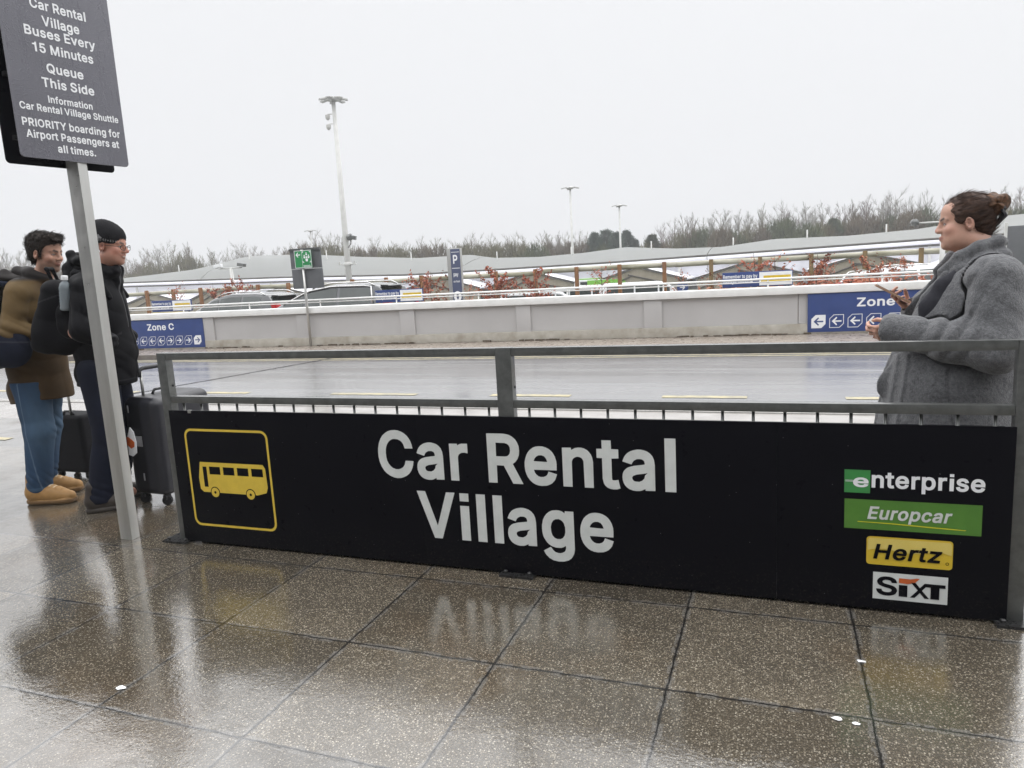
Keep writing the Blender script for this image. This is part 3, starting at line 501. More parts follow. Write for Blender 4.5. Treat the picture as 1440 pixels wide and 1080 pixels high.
for i in range(420):
    u = rs.uniform(U0, U1)
    if rs.random() < 0.35 + 0.4 * math.sin(u * 1.7): dm.box((u, -0.012, 0.014), (rs.uniform(0.05, 0.22), rs.uniform(0.02, 0.06), rs.uniform(0.012, 0.045)), Matrix.Rotation(rs.uniform(-.3, .3), 3, 'Z'))
dm.build('leaf_litter', pm('wet_leaf_litter', (0.06, 0.045, 0.03), (0.13, 0.10, 0.07), 30, 0.6), bw)
# ------------------------------------------------------------------ zone signs on the barrier
def octo(x, y, s):                           # square icon with two cut corners
    c_ = s * 0.3; return [(x, y), (x + s - c_, y), (x + s, y + c_), (x + s, y + s), (x + c_, y + s), (x, y + s - c_)]
def arrow(x, y, s, d):                       # arrow centred in a box of size s, d=+1 right
    P = [(-.36, 0), (.0, .0)]
    pts = [(.34, 0), (.02, .32), (-.05, .25), (.12, .055), (-.34, .055), (-.34, -.055), (.12, -.055), (-.05, -.25), (.02, -.32)]
    return [(x + s / 2 + d * a * s, y + s / 2 + b * s) for a, b in pts]
def zone_sign(label, u0, u1, txt, tx0, tx1, icons):
    t = thing('zone_sign', label, 'sign', wall_pt(0, 0, 0), R(2.41), 'zone signs on the barrier')
    MB().box(((u0 + u1) / 2, -0.012, 0.378), (u1 - u0, 0.016, 0.685)).build('board', M['navy'], t, bevel=0.003)
    fl = lambda: Flat((0, -0.020, 0), (1, 0, 0), (0, 0, 1), (0, -1, 0))
    fl().text(txt, tx0, tx1, 0.468, cap=0.155).build('lettering', M['letter_bright'], t)
    w = fl(); n_ = fl()
    for x, d, solid, s in icons:
        o = octo(x, 0.105, s)
        if solid: w.poly(o, [arrow(x, 0.105, s, d)])
        else:
            k = 0.955; cx, cy = x + s / 2, 0.105 + s / 2
            w.poly(o, [[(cx + (a - cx) * k * 0.96, cy + (b - cy) * k * 0.96) for a, b in o]]); w.poly(arrow(x, 0.105, s, d))
    w.build('arrow_icons', M['letter_bright'], t); return t
zone_sign('navy Zone C sign on the white barrier behind the man in the hat', -2.72, 0.0, 'Zone C', -1.645, -0.845, [(-0.305 - 0.268 * i, 1 if i < 4 else -1, i == 0, 0.215) for i in range(9)])
zone_sign('navy Zone sign on the white barrier partly hidden by the woman in grey', 13.2, 16.1, 'Zone', 14.0, 14.60, [(13.262 + 0.298 * i, -1, i == 0, 0.235) for i in range(9)])
# ------------------------------------------------------------------ handrail behind the barrier
hr = thing('handrail', 'thin white twin tube handrail running along behind the barrier', 'railing', WA, R(2.41))
for z, r_ in ((1.0, 0.020), (0.945, 0.011)): MB().tube([(U0, 0.62, z), (U1, 0.62, z)], r_, 8).build('tube', M['white_paint'], hr, smooth=True)
for i in range(18): MB().tube([(U0 + 0.6 + i * 1.95, 0.64, 0.0), (U0 + 0.6 + i * 1.95, 0.64, 1.0)], 0.015, 8).build('post', M['white_paint'], hr, smooth=True)
# ------------------------------------------------------------------ payment reminder boards
ybar = pm('yellow_bar', (0.75, 0.52, 0.03), None, 10, 0.5); cream = pm('cream_strip', (0.70, 0.62, 0.36), None, 10, 0.5)
def pay_sign(label, a, b, Y=14.75):
    c0 = pix(*a, Y); c1 = pix(*b, Y); w = c1.x - c0.x; z1 = c0.z; z0 = z1 - 0.43
    t = thing('payment_sign', label, 'sign', ((c0.x + c1.x) / 2, Y, 0), R(1.5), 'payment reminder signs behind the barrier')
    MB().box((0, 0, (z0 + z1) / 2 + 0.07), (w, 0.03, z1 - z0 - 0.14)).build('board', M['navy'], t, bevel=0.003)
    MB().box((0, 0, z0 + 0.035), (w, 0.03, 0.105)).build('lower_board', M['letter_bright'], t, bevel=0.003)
    MB().box((-0.1 * w, -0.003, z0 + 0.115), (w * 0.8, 0.03, 0.03)).build('cream_strip', cream, t)
    fl = lambda: Flat((0, -0.016, 0), (1, 0, 0), (0, 0, 1), (0, -1, 0))
    fl().text('Remember to pay by', -w * 0.49, w * 0.005, z1 - 0.115, cap=0.068).build('lettering', M['letter_bright'], t)
    fl().text('midnight tomorrow', -w * 0.49, -w * 0.06, z1 - 0.215, cap=0.068).build('lettering', M['letter_bright'], t)
    q = fl(); q.rect(w * 0.03, z1 - 0.27, w * 0.49, z1 - 0.018); wp = q.build('white_panel', M['letter_bright'], t)
    q = Flat((0, -0.019, 0), (1, 0, 0), (0, 0, 1), (0, -1, 0))
    for zz, k in ((0.105, 0.2), (0.17, 0.08)): q.rect(w * (0.03 + k * 0.3), z1 - zz - 0.028, w * 0.47, z1 - zz + 0.018)
    q.build('yellow_bar', ybar, wp)
    q = fl()
    for x in (-.45, -.3, .1, .3): q.rect(w * x, z0 + 0.022, w * (x + 0.1), z0 + 0.045, h=0.003)
    q.build('small_print', pm('print_blue', (0.12, 0.2, 0.4), None, 9, 0.5) if 'pb' not in M else M['pb'], t)
    for s in (-0.4, 0.4): MB().tube([(w * s, 0.04, 0.0), (w * s, 0.04, z1 - 0.05)], 0.025, 8).build('leg', M['galv'], t, smooth=True)
pay_sign('blue and white pay reminder board left of the dark parked cars', (214, 423.5), (268, 421))
pay_sign('blue and white pay reminder board between the people carrier and the parking totem', (528, 408.5), (594, 405))
pay_sign('largest blue and white pay reminder board near the woman in grey', (1016, 384), (1115, 379))
# ------------------------------------------------------------------ parking totem
tt = thing('parking_totem', 'slim navy parking totem with white P and silver side behind the barrier', 'sign', pix(643, 420, 16.2).xy.to_3d() + Vector((0, 0, -0.35)), R(8))
MB().box((0.0, 0, 1.19), (0.345, 0.16, 2.38)).build('case', M['galv_light'], tt, bevel=0.012)
MB().box((0.045, -0.083, 1.19), (0.235, 0.012, 2.34)).build('face', pm('slate_blue_panel', (.075, .09, .16), (.065, .08, .14), 3, .45), tt, bevel=0.003)
f = Flat((0.045, -0.0895, 0), (1, 0, 0), (0, 0, 1), (0, -1, 0)); f.text('P', -0.06, 0.05, 2.01, cap=0.21)
f.rect(-0.10, 1.895, 0.10, 1.91); f.rect(-0.10, 2.28, 0.10, 2.292)
f.text('pay', -0.07, 0.05, 1.71, cap=0.09); f.text('on foot', -0.08, 0.08, 1.56, cap=0.05); f.text('or at exit', -0.10, 0.10, 1.44, cap=0.05) if False else None
f.poly(disc(0, 1.22, 0.095, 24, 0.13), [disc(0, 1.22, 0.03, 14, 0.075)]); f.text('Zone', -0.09, 0.09, 0.86, cap=0.08); f.build('lettering', M['letter_bright'], tt)
# ------------------------------------------------------------------ assembly point sign
gpz = wall_pt(2.93, 0, -0.10)
asn = thing('assembly_sign', 'green assembly point sign on a steel pole with grey sign backs', 'sign', (gpz.x, gpz.y, 0))
MB().tube([(0, 0, 0.0), (0, 0, 2.12)], 0.028, 12).build('pole', M['galv_light'], asn, smooth=True)
gb = pm('grey_sign_back', (0.12, 0.125, 0.135), (0.10, 0.105, 0.11), 4, 0.5)
def abox(nm, px0, py0, px1, py1, y, m, th=0.02):
    a = pix(px0, py0, gpz.y + y); b = pix(px1, py1, gpz.y + y)
    return a.x - gpz.x, b.x - gpz.x, b.z, a.z
x0, x1, z0, z1 = abox('', 407.5, 350.5, 453, 376, 0.06, 0)
MB().box(((x0 + x1) / 2, 0.06, (z0 + z1) / 2), (x1 - x0, 0.03, z1 - z0)).build('upper_back', gb, asn, bevel=0.004)
MB().box(((x0 + x1) / 2, 0.035, z1 - 0.03), (x1 - x0, 0.05, 0.05)).build('rail', M['galv'], asn)
x0, x1, z2, z3 = abox('', 410.5, 377, 456, 404.5, 0.06, 0)
MB().box(((x0 + x1) / 2, 0.06, (z2 + z0 - .01) / 2), (x1 - x0, 0.03, z0 - .01 - z2)).build('lower_back', gb, asn, bevel=0.004)
x0, x1, z0, z1 = abox('', 413, 353, 439, 376, -0.06, 0)
MB().box(((x0 + x1) / 2, -0.05, (z0 + z1) / 2), (x1 - x0, 0.012, z1 - z0)).build('green_plate', pm('safety_green', (0.025, 0.26, 0.085), (0.02, 0.22, 0.07), 5, 0.45), asn, bevel=0.002)
f = Flat((0, -0.0565, 0), (1, 0, 0), (0, 0, 1), (0, -1, 0)); w_, h_ = x1 - x0, z1 - z0
f.poly([(x0, z0), (x1, z0), (x1, z1), (x0, z1)], [[(x0 + .01, z0 + .01), (x1 - .01, z0 + .01), (x1 - .01, z1 - .01), (x0 + .01, z1 - .01)]])
f.poly(arrow(x0 + 0.02 * w_, z0 + 0.52 * h_, 0.4 * w_, -1)); f.rect(x0 + 0.445 * w_, z0 + .012, x0 + 0.46 * w_, z1 - .012)
cx, cy = x0 + 0.72 * w_, z0 + 0.62 * h_
for dx, dy, s in ((0, -.01, 1.15), (-.055, 0.03, .8), (.055, 0.03, .8), (0, .085, .7)):
    f.poly(disc(cx + dx, cy + dy, 0.02 * s, 12), h=0.0018 + 0.0003 * s); f.poly([(cx + dx - .022 * s, cy + dy - .075 * s), (cx + dx + .022 * s, cy + dy - .075 * s), (cx + dx + .03 * s, cy + dy - .025 * s), (cx + dx - .03 * s, cy + dy - .025 * s)], h=0.0018 + 0.0004 * s)
for dx in (-1, 1):
    for dy in (-1, 1): f.poly([(cx + dx * .105, cy + dy * .12), (cx + dx * .105 - dx * .04, cy + dy * .12), (cx + dx * .105, cy + dy * .12 - dy * .04)])
f.rect(x0 + 0.5 * w_, z0 + 0.06 * h_, x0 + 0.95 * w_, z0 + 0.085 * h_); f.rect(x0 + 0.5 * w_, z0 + 0.12 * h_, x0 + 0.9 * w_, z0 + 0.145 * h_)
f.build('pictogram', M['letter_bright'], asn)
# paper scraps on the wet slabs
for (px, py), s, lab in (((170, 968), 0.022, 'small pale scrap on the wet slabs at lower left'), ((1211, 931), 0.017, 'tiny pale scrap on the joint under the hire logos'), ((1177, 1012), 0.016, 'larger white scrap on the slabs at lower right'), ((1203, 1019), 0.012, 'smaller white scrap on the slabs at lower right')):
    c_ = gnd(px, py); rr = random.Random(px); m = MB(); n = 9; pts = [(s * rr.uniform(.55, 1.1) * math.cos(2 * math.pi * i / n) * 1.2, s * rr.uniform(.5, 1.) * math.sin(2 * math.pi * i / n) * .8) for i in range(n)]
    m.v = [(a, b, 0.003 + 0.003 * rr.random()) for a, b in pts] + [(0, 0, 0.006)]; m.f = [(i, (i + 1) % n, n) for i in range(n)]
    tag(m.build('paper_scrap', M['letter_bright'], loc=c_), lab, 'litter', 'paper scraps on the pavement')
# ------------------------------------------------------------------ vehicles in the car park
glass = pm('car_glass', (0.018, 0.026, 0.024), (0.03, 0.04, 0.038), 2, 0.06, 0.03, 0, 0, ior=1.6)
tyre = M['rubber']; rim_m = pm('alloy_rim', (0.5, 0.5, 0.52), None, 9, 0.3, 0.1, 0.9, 0)
redlens = pm('red_lens', (0.50, 0.02, 0.02), (0.36, 0.012, 0.015), 20, 0.2, 0.05, 0, 0)
chrome = pm('bright_trim', (0.7, 0.7, 0.7), None, 9, 0.18, 0.05, 1.0, 0)
def lerp(pts, x):
    for (a, b), (c, d) in zip(pts, pts[1:]):
        if (a - x) * (c - x) <= 0 and a != c: return b + (d - b) * (x - a) / (c - a)
    return pts[0][1] if abs(x - pts[0][0]) < abs(x - pts[-1][0]) else pts[-1][1]
def car(name, label, cat, loc, rz, paint, W_, top, belt, wins, scr, rear, wheels, lamp, group=None, extras=(), lean=.2):
    t = thing(name, label, cat, loc, rz, group)
    xf, xr = top[0][0], top[-1][0]; n = 44
    def sec(x):
        tp = lerp(top, x); bl = min(lerp(belt, x), tp - 0.03); k = min(max((tp - bl) / 0.5, 0), 1)
        end = min(abs(x - xf), abs(x - xr)); taper = 1 - 0.16 * max(0, 1 - end / 0.45) ** 2
        w = W_ / 2 * taper; wr = w * (0.955 - lean * k)
        return [(w * .9, .24), (w * .985, .36), (w, bl - .3), (w * .99, bl - .1), (w * .955, bl), (wr, tp - .055), (wr * .93, tp - .018), (wr * .7, tp), (0, tp + .012)]
    xs = [xf + (xr - xf) * (0.5 - 0.5 * math.cos(math.pi * i / n)) for i in range(n + 1)]
    b = MB(); k = 17
    for x in xs:
        h = sec(x); ring = [(x, -y, z) for y, z in h] + [(x, y, z) for y, z in h[-2::-1]]
        b.v += ring
    for i in range(n):
        for j in range(k - 1): a = i * k + j; b.f.append((a, a + k, a + k + 1, a + 1))
    b.f.append(tuple(range(k))[::-1]); b.f.append(tuple(n * k + j for j in range(k)))
    body = b.build('body', paint, t, smooth=True, angle=50)
    for x0, x1, nm in wins:
        for s in (-1, 1):
            g = MB(); m_ = 10; v = []
            for i in range(m_ + 1):
                x = x0 + (x1 - x0) * i / m_; h = sec(x); (ya, za), (yb, zb) = h[4], h[5]
                if zb - za < 0.06: zb = za + 0.06
                for f in (0.06, 0.9): v.append((x, s * (ya + (yb - ya) * f + 0.006), za + (zb - za) * f))
            g.add(v, [(2 * i, 2 * i + 2, 2 * i + 3, 2 * i + 1) for i in range(m_)]); g.build('window', glass, t, smooth=True)
    for nm, (x0, x1) in (('windscreen', scr), ('rear_window', rear)):
        g = MB(); v = []; m_ = 8
        for i in range(m_ + 1):
            x = x0 + (x1 - x0) * i / m_; h = sec(x); w = h[6][0] * 0.93; tp = lerp(top, x)
            for j in range(7): y = w * (j / 3 - 1); v.append((x + (0.012 if nm == 'windscreen' else -0.012), y, tp + 0.012 - 0.03 * (j / 3 - 1) ** 2))
        g.add(v, [(i * 7 + j, i * 7 + j + 1, i * 7 + j + 8, i * 7 + j + 7) for i in range(m_) for j in range(6)]); g.build(nm, glass, t, smooth=True)
    for x in wheels:
        for s in (-1, 1):
            Mw = Matrix.Translation((x, s * (W_ / 2 - 0.11), 0.33)) @ Matrix.Rotation(R(90), 4, 'X')
            w_ = MB().lathe([(0.24, -.1), (0.31, -.1), (0.33, -.07), (0.33, .07), (0.31, .1), (0.24, .1)], 24, Mw).build('wheel', tyre, t, smooth=True, angle=40)
            MB().lathe([(0.05, -.108), (0.21, -.104), (0.245, -.095), (0.245, .095), (0.21, .104), (0.05, .108)], 20, Mw).build('rim', rim_m, w_, smooth=True, angle=40)
    for s in (-1, 1):
        h = sec(xr + 0.12)
        MB().prism([(xr - .015, lamp[0]), (xr + lamp[2], lamp[0] + .03), (xr + lamp[2] + .10, lamp[1]), (xr + .05, lamp[1])], -0.09, 0.09, Matrix(((1, 0, 0, 0), (0, 0, 1, s * (h[3][0] - .055)), (0, 1, 0, 0), (0, 0, 0, 1)))).build('tail_lamp', redlens, t, bevel=0.02)
        MB().box((scr[0] - 0.12, s * (W_ / 2 + 0.07), lerp(belt, scr[0]) + .04), (0.1, 0.2, 0.14)).build('mirror', paint, t, bevel=0.04)
    MB().prism([(xr + .42, lerp(top, xr + .42) + .03), (xr + .2, lerp(top, xr + .42) + .02), (xr + .18, lerp(top, xr + .42) - .01), (xr + .42, lerp(top, xr + .42) - .02)], -W_ * .32, W_ * .32, Matrix(((1, 0, 0, 0), (0, 0, 1, 0), (0, 1, 0, 0), (0, 0, 0, 1)))).build('spoiler', paint, t, bevel=0.01)
    if 'rails' in extras:
        for s in (-1, 1):
            h0 = sec(0); P = [(x, s * (sec(x)[6][0] + .0), lerp(top, x) + (0.045 if 0 < i < 9 else -.01)) for i, x in enumerate(np.linspace(scr[1] - .15, xr + .55, 10))]
            MB().tube(P, 0.018, 6).build('roof_rail', chrome, t, smooth=True)
    if 'trim' in extras:
        for s in (-1, 1):
            x0, x1 = wins[0][0], wins[-1][1]
            P = [(x, s * (sec(x)[5][0] + .012), sec(x)[5][1] + .005) for x in np.linspace(x0, x1, 14)] + [(x1 - .1, s * (sec(x1)[4][0] + .014), sec(x1)[4][1] + .02)]
            MB().tube(P, 0.022, 6).build('window_trim', chrome, t, smooth=True)
    return t
dgrey = pm('dark_grey_car_paint', (0.020, 0.022, 0.025), (0.025, 0.027, 0.03), 3, 0.16, 0.05, 0.4, 0, Coat_Weight=1.0)
mgrey = pm('slate_car_paint', (0.03, 0.033, 0.04), (0.025, 0.028, 0.034), 3, 0.18, 0.05, 0.5, 0, Coat_Weight=1.0)
wcar = pm('white_car_paint', (0.72, 0.73, 0.74), (0.66, 0.67, 0.68), 3, 0.25, 0.05, 0, 0, Coat_Weight=0.6)
suv_top = [(2.25, .5), (2.2, .72), (2.1, .9), (1.2, 1.02), (0.95, 1.05), (0.2, 1.46), (-0.4, 1.56), (-1.4, 1.54), (-1.8, 1.47), (-2.12, 1.08), (-2.2, .9), (-2.25, .5)]
suv_belt = [(2.25, .7), (0.9, .98), (-1.0, 1.04), (-1.7, 1.14), (-2.25, 1.0)]
mpv_top = [(2.35, .5), (2.3, .75), (2.15, .92), (1.5, 1.05), (1.3, 1.1), (0.25, 1.56), (-0.5, 1.66), (-1.6, 1.64), (-1.95, 1.56), (-2.28, 1.12), (-2.33, .9), (-2.35, .5)]
mpv_belt = [(2.35, .75), (1.2, 1.0), (-1.2, 1.08), (-2.0, 1.12), (-2.35, 1.0)]
def suv(label, loc, rz, paint, name='parked_car', group=None): return car(name, label, 'car', loc, rz, paint, 1.86, suv_top, suv_belt, [(.62, -.02, ''), (-.08, -.85, ''), (-.93, -1.6, '')], (.93, .22), (-1.84, -2.11), (1.4, -1.35), (.86, 1.22, .18), group, ('rails',))
cz = -0.35
a = pix(395, 430, 17.1)
car('people_carrier', 'slate grey people carrier with bright window trim behind the assembly point sign', 'car', (-11.75, 17.3, cz + .0), R(181), mgrey, 1.85, mpv_top, mpv_belt, [(1.0, .35, ''), (.28, -.7, ''), (-.78, -1.72, '')], (1.27, .28), (-1.99, -2.26), (1.5, -1.4), (.95, 1.15, .3), 'dark cars parked behind the barrier', ('rails', 'trim'))
suv('dark grey estate car with tall red tail lamps parked left of the people carrier', (-15.95, 18.3, cz - 0.02), R(181), dgrey, group='dark cars parked behind the barrier')
gw = 'white cars glimpsed on the right of the car park'
for lab, px, py, Y, rz in (('white hatchback beside the woman in grey, nearest of the white parked cars', 1322, 372, 25, 12), ('white car parked between the copper saplings at right', 1245, 380, 31, 60), ('white car behind the largest pay reminder board', 1090, 391, 36, 15)):
    p = pix(px, py, Y); suv(lab, (p.x, Y, p.z - 1.55), R(rz), wcar, group=gw)
# white minibuses with green sides
lime = pm('lime_green_panel', (0.20, 0.50, 0.05), (0.17, 0.45, 0.04), 3, 0.35, 0.05, 0, 0)
van_top = [(2.7, .5), (2.65, 1.0), (2.3, 1.25), (1.75, 1.98), (1.2, 2.3), (0.8, 2.36), (-2.3, 2.36), (-2.62, 2.25), (-2.7, 1.6), (-2.7, .5)]
van_belt = [(2.7, 1.0), (1.5, 1.3), (-2.7, 1.35)]
for lab, px, py, Y, rz, gr_ in (('white minibus nearest the copper sapling, leftmost of the row', 765, 410, 43, 8, 0), ('white minibus with a pale green side behind the timber fence', 815, 403, 44, 8, 1), ('white minibus with pale green rear half, third in the row', 868, 399, 45, 8, 1), ('lime green topped white minibus standing highest in the row', 862, 391, 50, 8, 2), ('plain white minibus at the right end of the row', 906, 396, 44, 8, 0)):
    p = pix(px, py, Y); t = car('minibus', lab, 'minibus', (p.x, Y, p.z - 2.36), R(rz), wcar, 2.0, van_top, van_belt, [(1.5, .9, ''), (.8, -.5, ''), (-.6, -2.2, '')], (2.25, 1.3), (-2.64, -2.69), (1.7, -1.6), (1.0, 1.5, .05), 'white minibuses beyond the fence', (), .08)
    if gr_:
        for s in (-1, 1): MB().box((-1.2 if gr_ == 1 else -.4, s * .985, 1.85 if gr_ == 2 else 1.2), (2.6, .05, 0.9 if gr_ == 2 else .5), Matrix.Rotation(s * R(4), 3, 'X')).build('green_panel', lime, t)
        if gr_ == 2: MB().box((-.5, 0, 2.385), (3.6, 1.6, .06)).build('green_panel', lime, t, bevel=0.02)
# ------------------------------------------------------------------ masts and lamps
pale = pm('pale_grey_paint', (0.62, 0.62, 0.60), (0.50, 0.50, 0.48), 2, 0.5, 0.1, 0, 0.03)
def bracket_lamp(m, c, d, s=1.0):
    c = Vector(c); d = Vector(d).normalized(); m.tube([c, c + d * 0.55 * s + Vector((0, 0, .12 * s))], 0.035 * s, 6)
    rot = Matrix.Rotation(math.atan2(d.y, d.x), 3, 'Z') @ Matrix.Rotation(R(12), 3, 'Y')
    m.box(c + d * 0.85 * s + Vector((0, 0, .06 * s)), (0.75 * s, 0.42 * s, 0.13 * s), rot)
def mast(name, label, px, pb, pt, Y, rb, rt, heads, scale, extra=None, group='lighting masts over the car park'):
    b_ = pix(px, pb, Y); gz = terrain(b_.x, Y); top = None
    zt = pix(pt[0], pt[1], Y).z - gz
    t = thing(name, label, 'lamp post', (b_.x, Y, gz), R(8), group)
    MB().tube([(0, 0, 0), (0, 0, zt * .45), (0, 0, zt)], [rb, (rb * .55 + rt * .45), rt], 14).build('column', pale, t, smooth=True)
    if heads > 2: MB().lathe([(rt * 1.5, zt - .1 * scale), (rt * 4.2, zt + .02), (rt * 4.2, zt + .1 * scale), (rt * 1.5, zt + .16 * scale)], 16).build('head_ring', M['galv_light'], t, smooth=True, angle=30)
    for i in range(heads):
        a = 2 * math.pi * i / heads + .3; m = MB(); bracket_lamp(m, (0, 0, zt + .02), (math.cos(a), math.sin(a), 0), scale); m.build('luminaire', M['galv_light'], t, bevel=0.01)
    if extra: extra(t, zt)
    return t
def mast_fit(t, zt):
    for z in (zt * .945, zt * .905):
        m = MB(); m.tube([(0, 0, z), (-.42, -.1, z), (-.42, -.1, z - .1)], .03, 6); m.lathe([(.02, -.32), (.12, -.24), (.15, -.12), (.15, 0), (.05, .04)], 12, Matrix.Translation((-.42, -.1, z - .05))); m.build('dome_camera', pale, t, smooth=True, angle=40)
    z = zt * .405; m = MB(); m.tube([(0, 0, z - .3), (.2, -.1, z - .32), (.42, -.2, z - .1), (.42, -.2, z + .15)], .035, 6); m.box((.52, -.2, z + .28), (.55, .24, .24), Matrix.Rotation(R(15), 3, 'Y')); m.lathe([(.2, -.12), (.22, .1)], 12, Matrix.Translation((.36, -.2, z + .3)) @ Matrix.Rotation(R(90), 4, 'Y')); m.build('camera', M['galv'], t, bevel=0.01)
    z = zt * .31; m = MB(); m.tube([(-.62, -.1, z), (.62, -.1, z)], .035, 8)
    for s in (-1, 1): m.tube([(s * .5, -.1, z - .03), (s * .5, -.1, z + .16)], .06, 8)
    m.lathe([(.21, z - .12), (.24, z - .08), (.24, z + .08), (.21, z + .12)], 14); m.build('collar', pale, t, smooth=True, angle=40)
    MB().lathe([(.19, .05), (.195, 1.2)], 14, Matrix.Translation((0, 0, 1.6))).build('rusty_band', pm('rust', (0.22, 0.10, 0.05), (0.3, 0.16, 0.1), 8, .8), t, smooth=True)
mast('light_mast', 'tallest white light mast with ring of floodlights and cameras behind the people carrier', 492, 403, (470, 141), 40, .22, .12, 7, .72, mast_fit)
mast('lamp_post', 'slim pale lamp post with crossed heads at the middle of the skyline', 806, 372, (804, 265), 60, .13, .08, 4, .62)
mast('lamp_post', 'slim lamp post in front of the dark conifers', 873, 360, (872, 290), 70, .13, .08, 4, .6)
mast('lamp_post', 'faint distant lamp post above the assembly sign', 439, 352, (438, 325), 88, .13, .09, 4, .7)
def cctv(t, zt):
    m = MB(); m.tube([(-.75, 0, zt), (.75, 0, zt)], .035, 6); m.build('cross_arm', pale, t, smooth=True)
    for s in (-1, 1): MB().box((s * .8, -.1, zt + .16), (.5, .24, .2), Matrix.Rotation(R(10 * s), 3, 'Y')).build('camera', M['letter_bright'] if s < 0 else M['galv'], t, bevel=0.02)
mast('camera_post', 'short white camera post with two heads above the pay board at left', 329, 412, (326, 377), 36, .12, .1, 0, 1, cctv, None)
def ringlamp(t, zt):
    m = MB(); m.tube([(0, 0, zt - .1), (0, 0, zt), (-.75, 0, zt)], .03, 6); m.build('arm', pale, t, smooth=True)
    MB().lathe([(.06, -.12), (.12, -.05), (.12, .06), (.06, .1)], 16, Matrix.Translation((-.85, 0, zt + .02)) @ Matrix.Rotation(R(90), 4, 'X')).build('lamp_head', M['galv'], t, smooth=True, angle=40)
mast('lamp_post', 'pale lamp post with side arm just left of the woman in grey', 1324, 384, (1321, 312), 27, .10, .07, 0, 1, ringlamp, None)
# small blue disc sign
p = pix(960, 404, 26); t = thing('disc_sign', 'small round blue sign on a post right of the minibuses', 'sign', (p.x, 26, terrain(p.x, 26)))
zz = p.z - terrain(p.x, 26); MB().tube([(0, 0.03, 0), (0, 0.03, zz + .2)], .03, 8).build('post', M['galv'], t, smooth=True)
MB().lathe([(.01, -.01), (.2, -.01), (.2, .01), (.01, .01)], 20, Matrix.Translation((0, 0, zz)) @ Matrix.Rotation(R(90), 4, 'X')).build('disc', M['navy'], t)
Flat((0, -.013, zz), (1, 0, 0), (0, 0, 1), (0, -1, 0)).poly(arrow(-.14, -.14, .28, 1)).build('arrow', M['letter_bright'], t)
# dark kiosk panel far right
p = pix(1431, 345, 30); t = thing('info_panel', 'dark grey panel in a pale frame behind the woman at the right edge', 'sign', (p.x, 30, terrain(p.x, 30)), R(-8))
zz = p.z - terrain(p.x, 30); MB().box((0, 0, zz), (.62, .08, 1.35)).build('panel', gb, t, bevel=0.01)
for s in (-1, 1): MB().box((s * .36, 0, (zz + .8) / 2), (.09, .1, zz + .8)).build('post', pale, t, bevel=0.01)
# ------------------------------------------------------------------ timber post and rail fence
timber = pm('weathered_timber', (0.22, 0.14, 0.05), (0.13, 0.09, 0.04), 3, 0.8, 0.1, 0, 0.3, 20, stretch=(3, 3, .6))
timber_r = pm('orange_timber', (0.27, 0.12, 0.035), (0.16, 0.07, 0.03), 3, 0.8, 0.1, 0, 0.3, 20, stretch=(3, 3, .6))
lograil = pm('pale_lichened_log', (0.58, 0.56, 0.48), (0.16, 0.15, 0.08), 1.1, 0.8, 0.1, 0, 0.25, 12, stretch=(.5, 2, 2))
tf = thing('timber_fence', 'post and rail timber fence with a pale lichened top log beyond the barrier', 'fence', (0, 33, 0))
fx = -41.3; i = 0; rr = random.Random(3)
while fx < 14:
    gz = terrain(fx, 33); MB().box((fx, 0, (1.42 + gz) / 2), (.17, .17, 1.42 - gz)).build('post', timber if fx > -3.5 else timber_r, tf, bevel=0.02)
    fx += 2.03; i += 1
for k in range(9):
    a0 = -41.5 + k * 6.2; zb = 1.24 + rr.uniform(-.04, .04)
    MB().tube([(a0, .2, zb), (a0 + 2, .2, zb + .02), (a0 + 4, .2, zb), (a0 + 6.25, .2, zb + rr.uniform(-.03, .03))], .115, 10).build('rail', lograil, tf, smooth=True)
# ------------------------------------------------------------------ gabled shelters and long canopies
beige = pm('beige_cladding', (0.36, 0.32, 0.25), (0.28, 0.25, 0.19), .8, .7, .1, 0, .1, 10, stretch=(4, 1, 1)); darktrim = pm('dark_trim', (0.10, 0.095, 0.085), None, 4, .6)
palew = pm('pale_sheeting', (0.80, 0.80, 0.84), (0.72, 0.72, 0.76), .5, .5)
rr = random.Random(8)
sx0 = -66.0
for k in range(12):
    wdt = 6.6; cx = sx0 + k * 7.1 + rr.uniform(-.4, .4); zr = 1.15 + rr.uniform(-.1, .2); ze = .35 + rr.uniform(-.1, .1); gz = terrain(cx, 49)
    side = ['leftmost', 'second', 'third', 'fourth', 'fifth', 'sixth', 'seventh', 'eighth', 'ninth', 'tenth', 'eleventh', 'rightmost'][k]
    t = thing('shelter', 'low beige gabled shelter beyond the timber fence, %s of the row' % (side if side in ('leftmost', 'rightmost') else side + ' from the left'), 'shelter', (cx, 49, 0), R(rr.uniform(-4, 4)), 'beige gabled shelters in the car park')
    m = MB(); h = wdt / 2
    m.prism([(-h, ze), (0, zr), (h, ze), (h, ze - .1), (0, zr - .1), (-h, ze - .1)], 0, 5.0, Matrix(((1, 0, 0, 0), (0, 0, 1, 0), (0, 1, 0, 0), (0, 0, 0, 1)))); m.build('roof', palew, t)
    m = MB(); m.prism([(-h + .1, gz), (-h + .1, ze - .11), (0, zr - .11), (h - .1, ze - .11), (h - .1, gz)], 0.1, .25, Matrix(((1, 0, 0, 0), (0, 0, 1, 0), (0, 1, 0, 0), (0, 0, 0, 1)))); m.build('gable', beige, t)
    m = MB(); m.tube([(-h, -.03, ze - .03), (0, -.03, zr - .03), (h, -.03, ze - .03)], .055, 6); m.build('verge', darktrim, t)
    m = MB(); m.tube([(-h * .2, .04, zr * .55), (h * .95, .04, ze - .55)], .05, 6); m.tube([(-h * .95, .04, ze - .75), (-h * .1, .04, zr - .6)], .05, 6); m.build('brace', darktrim, t)
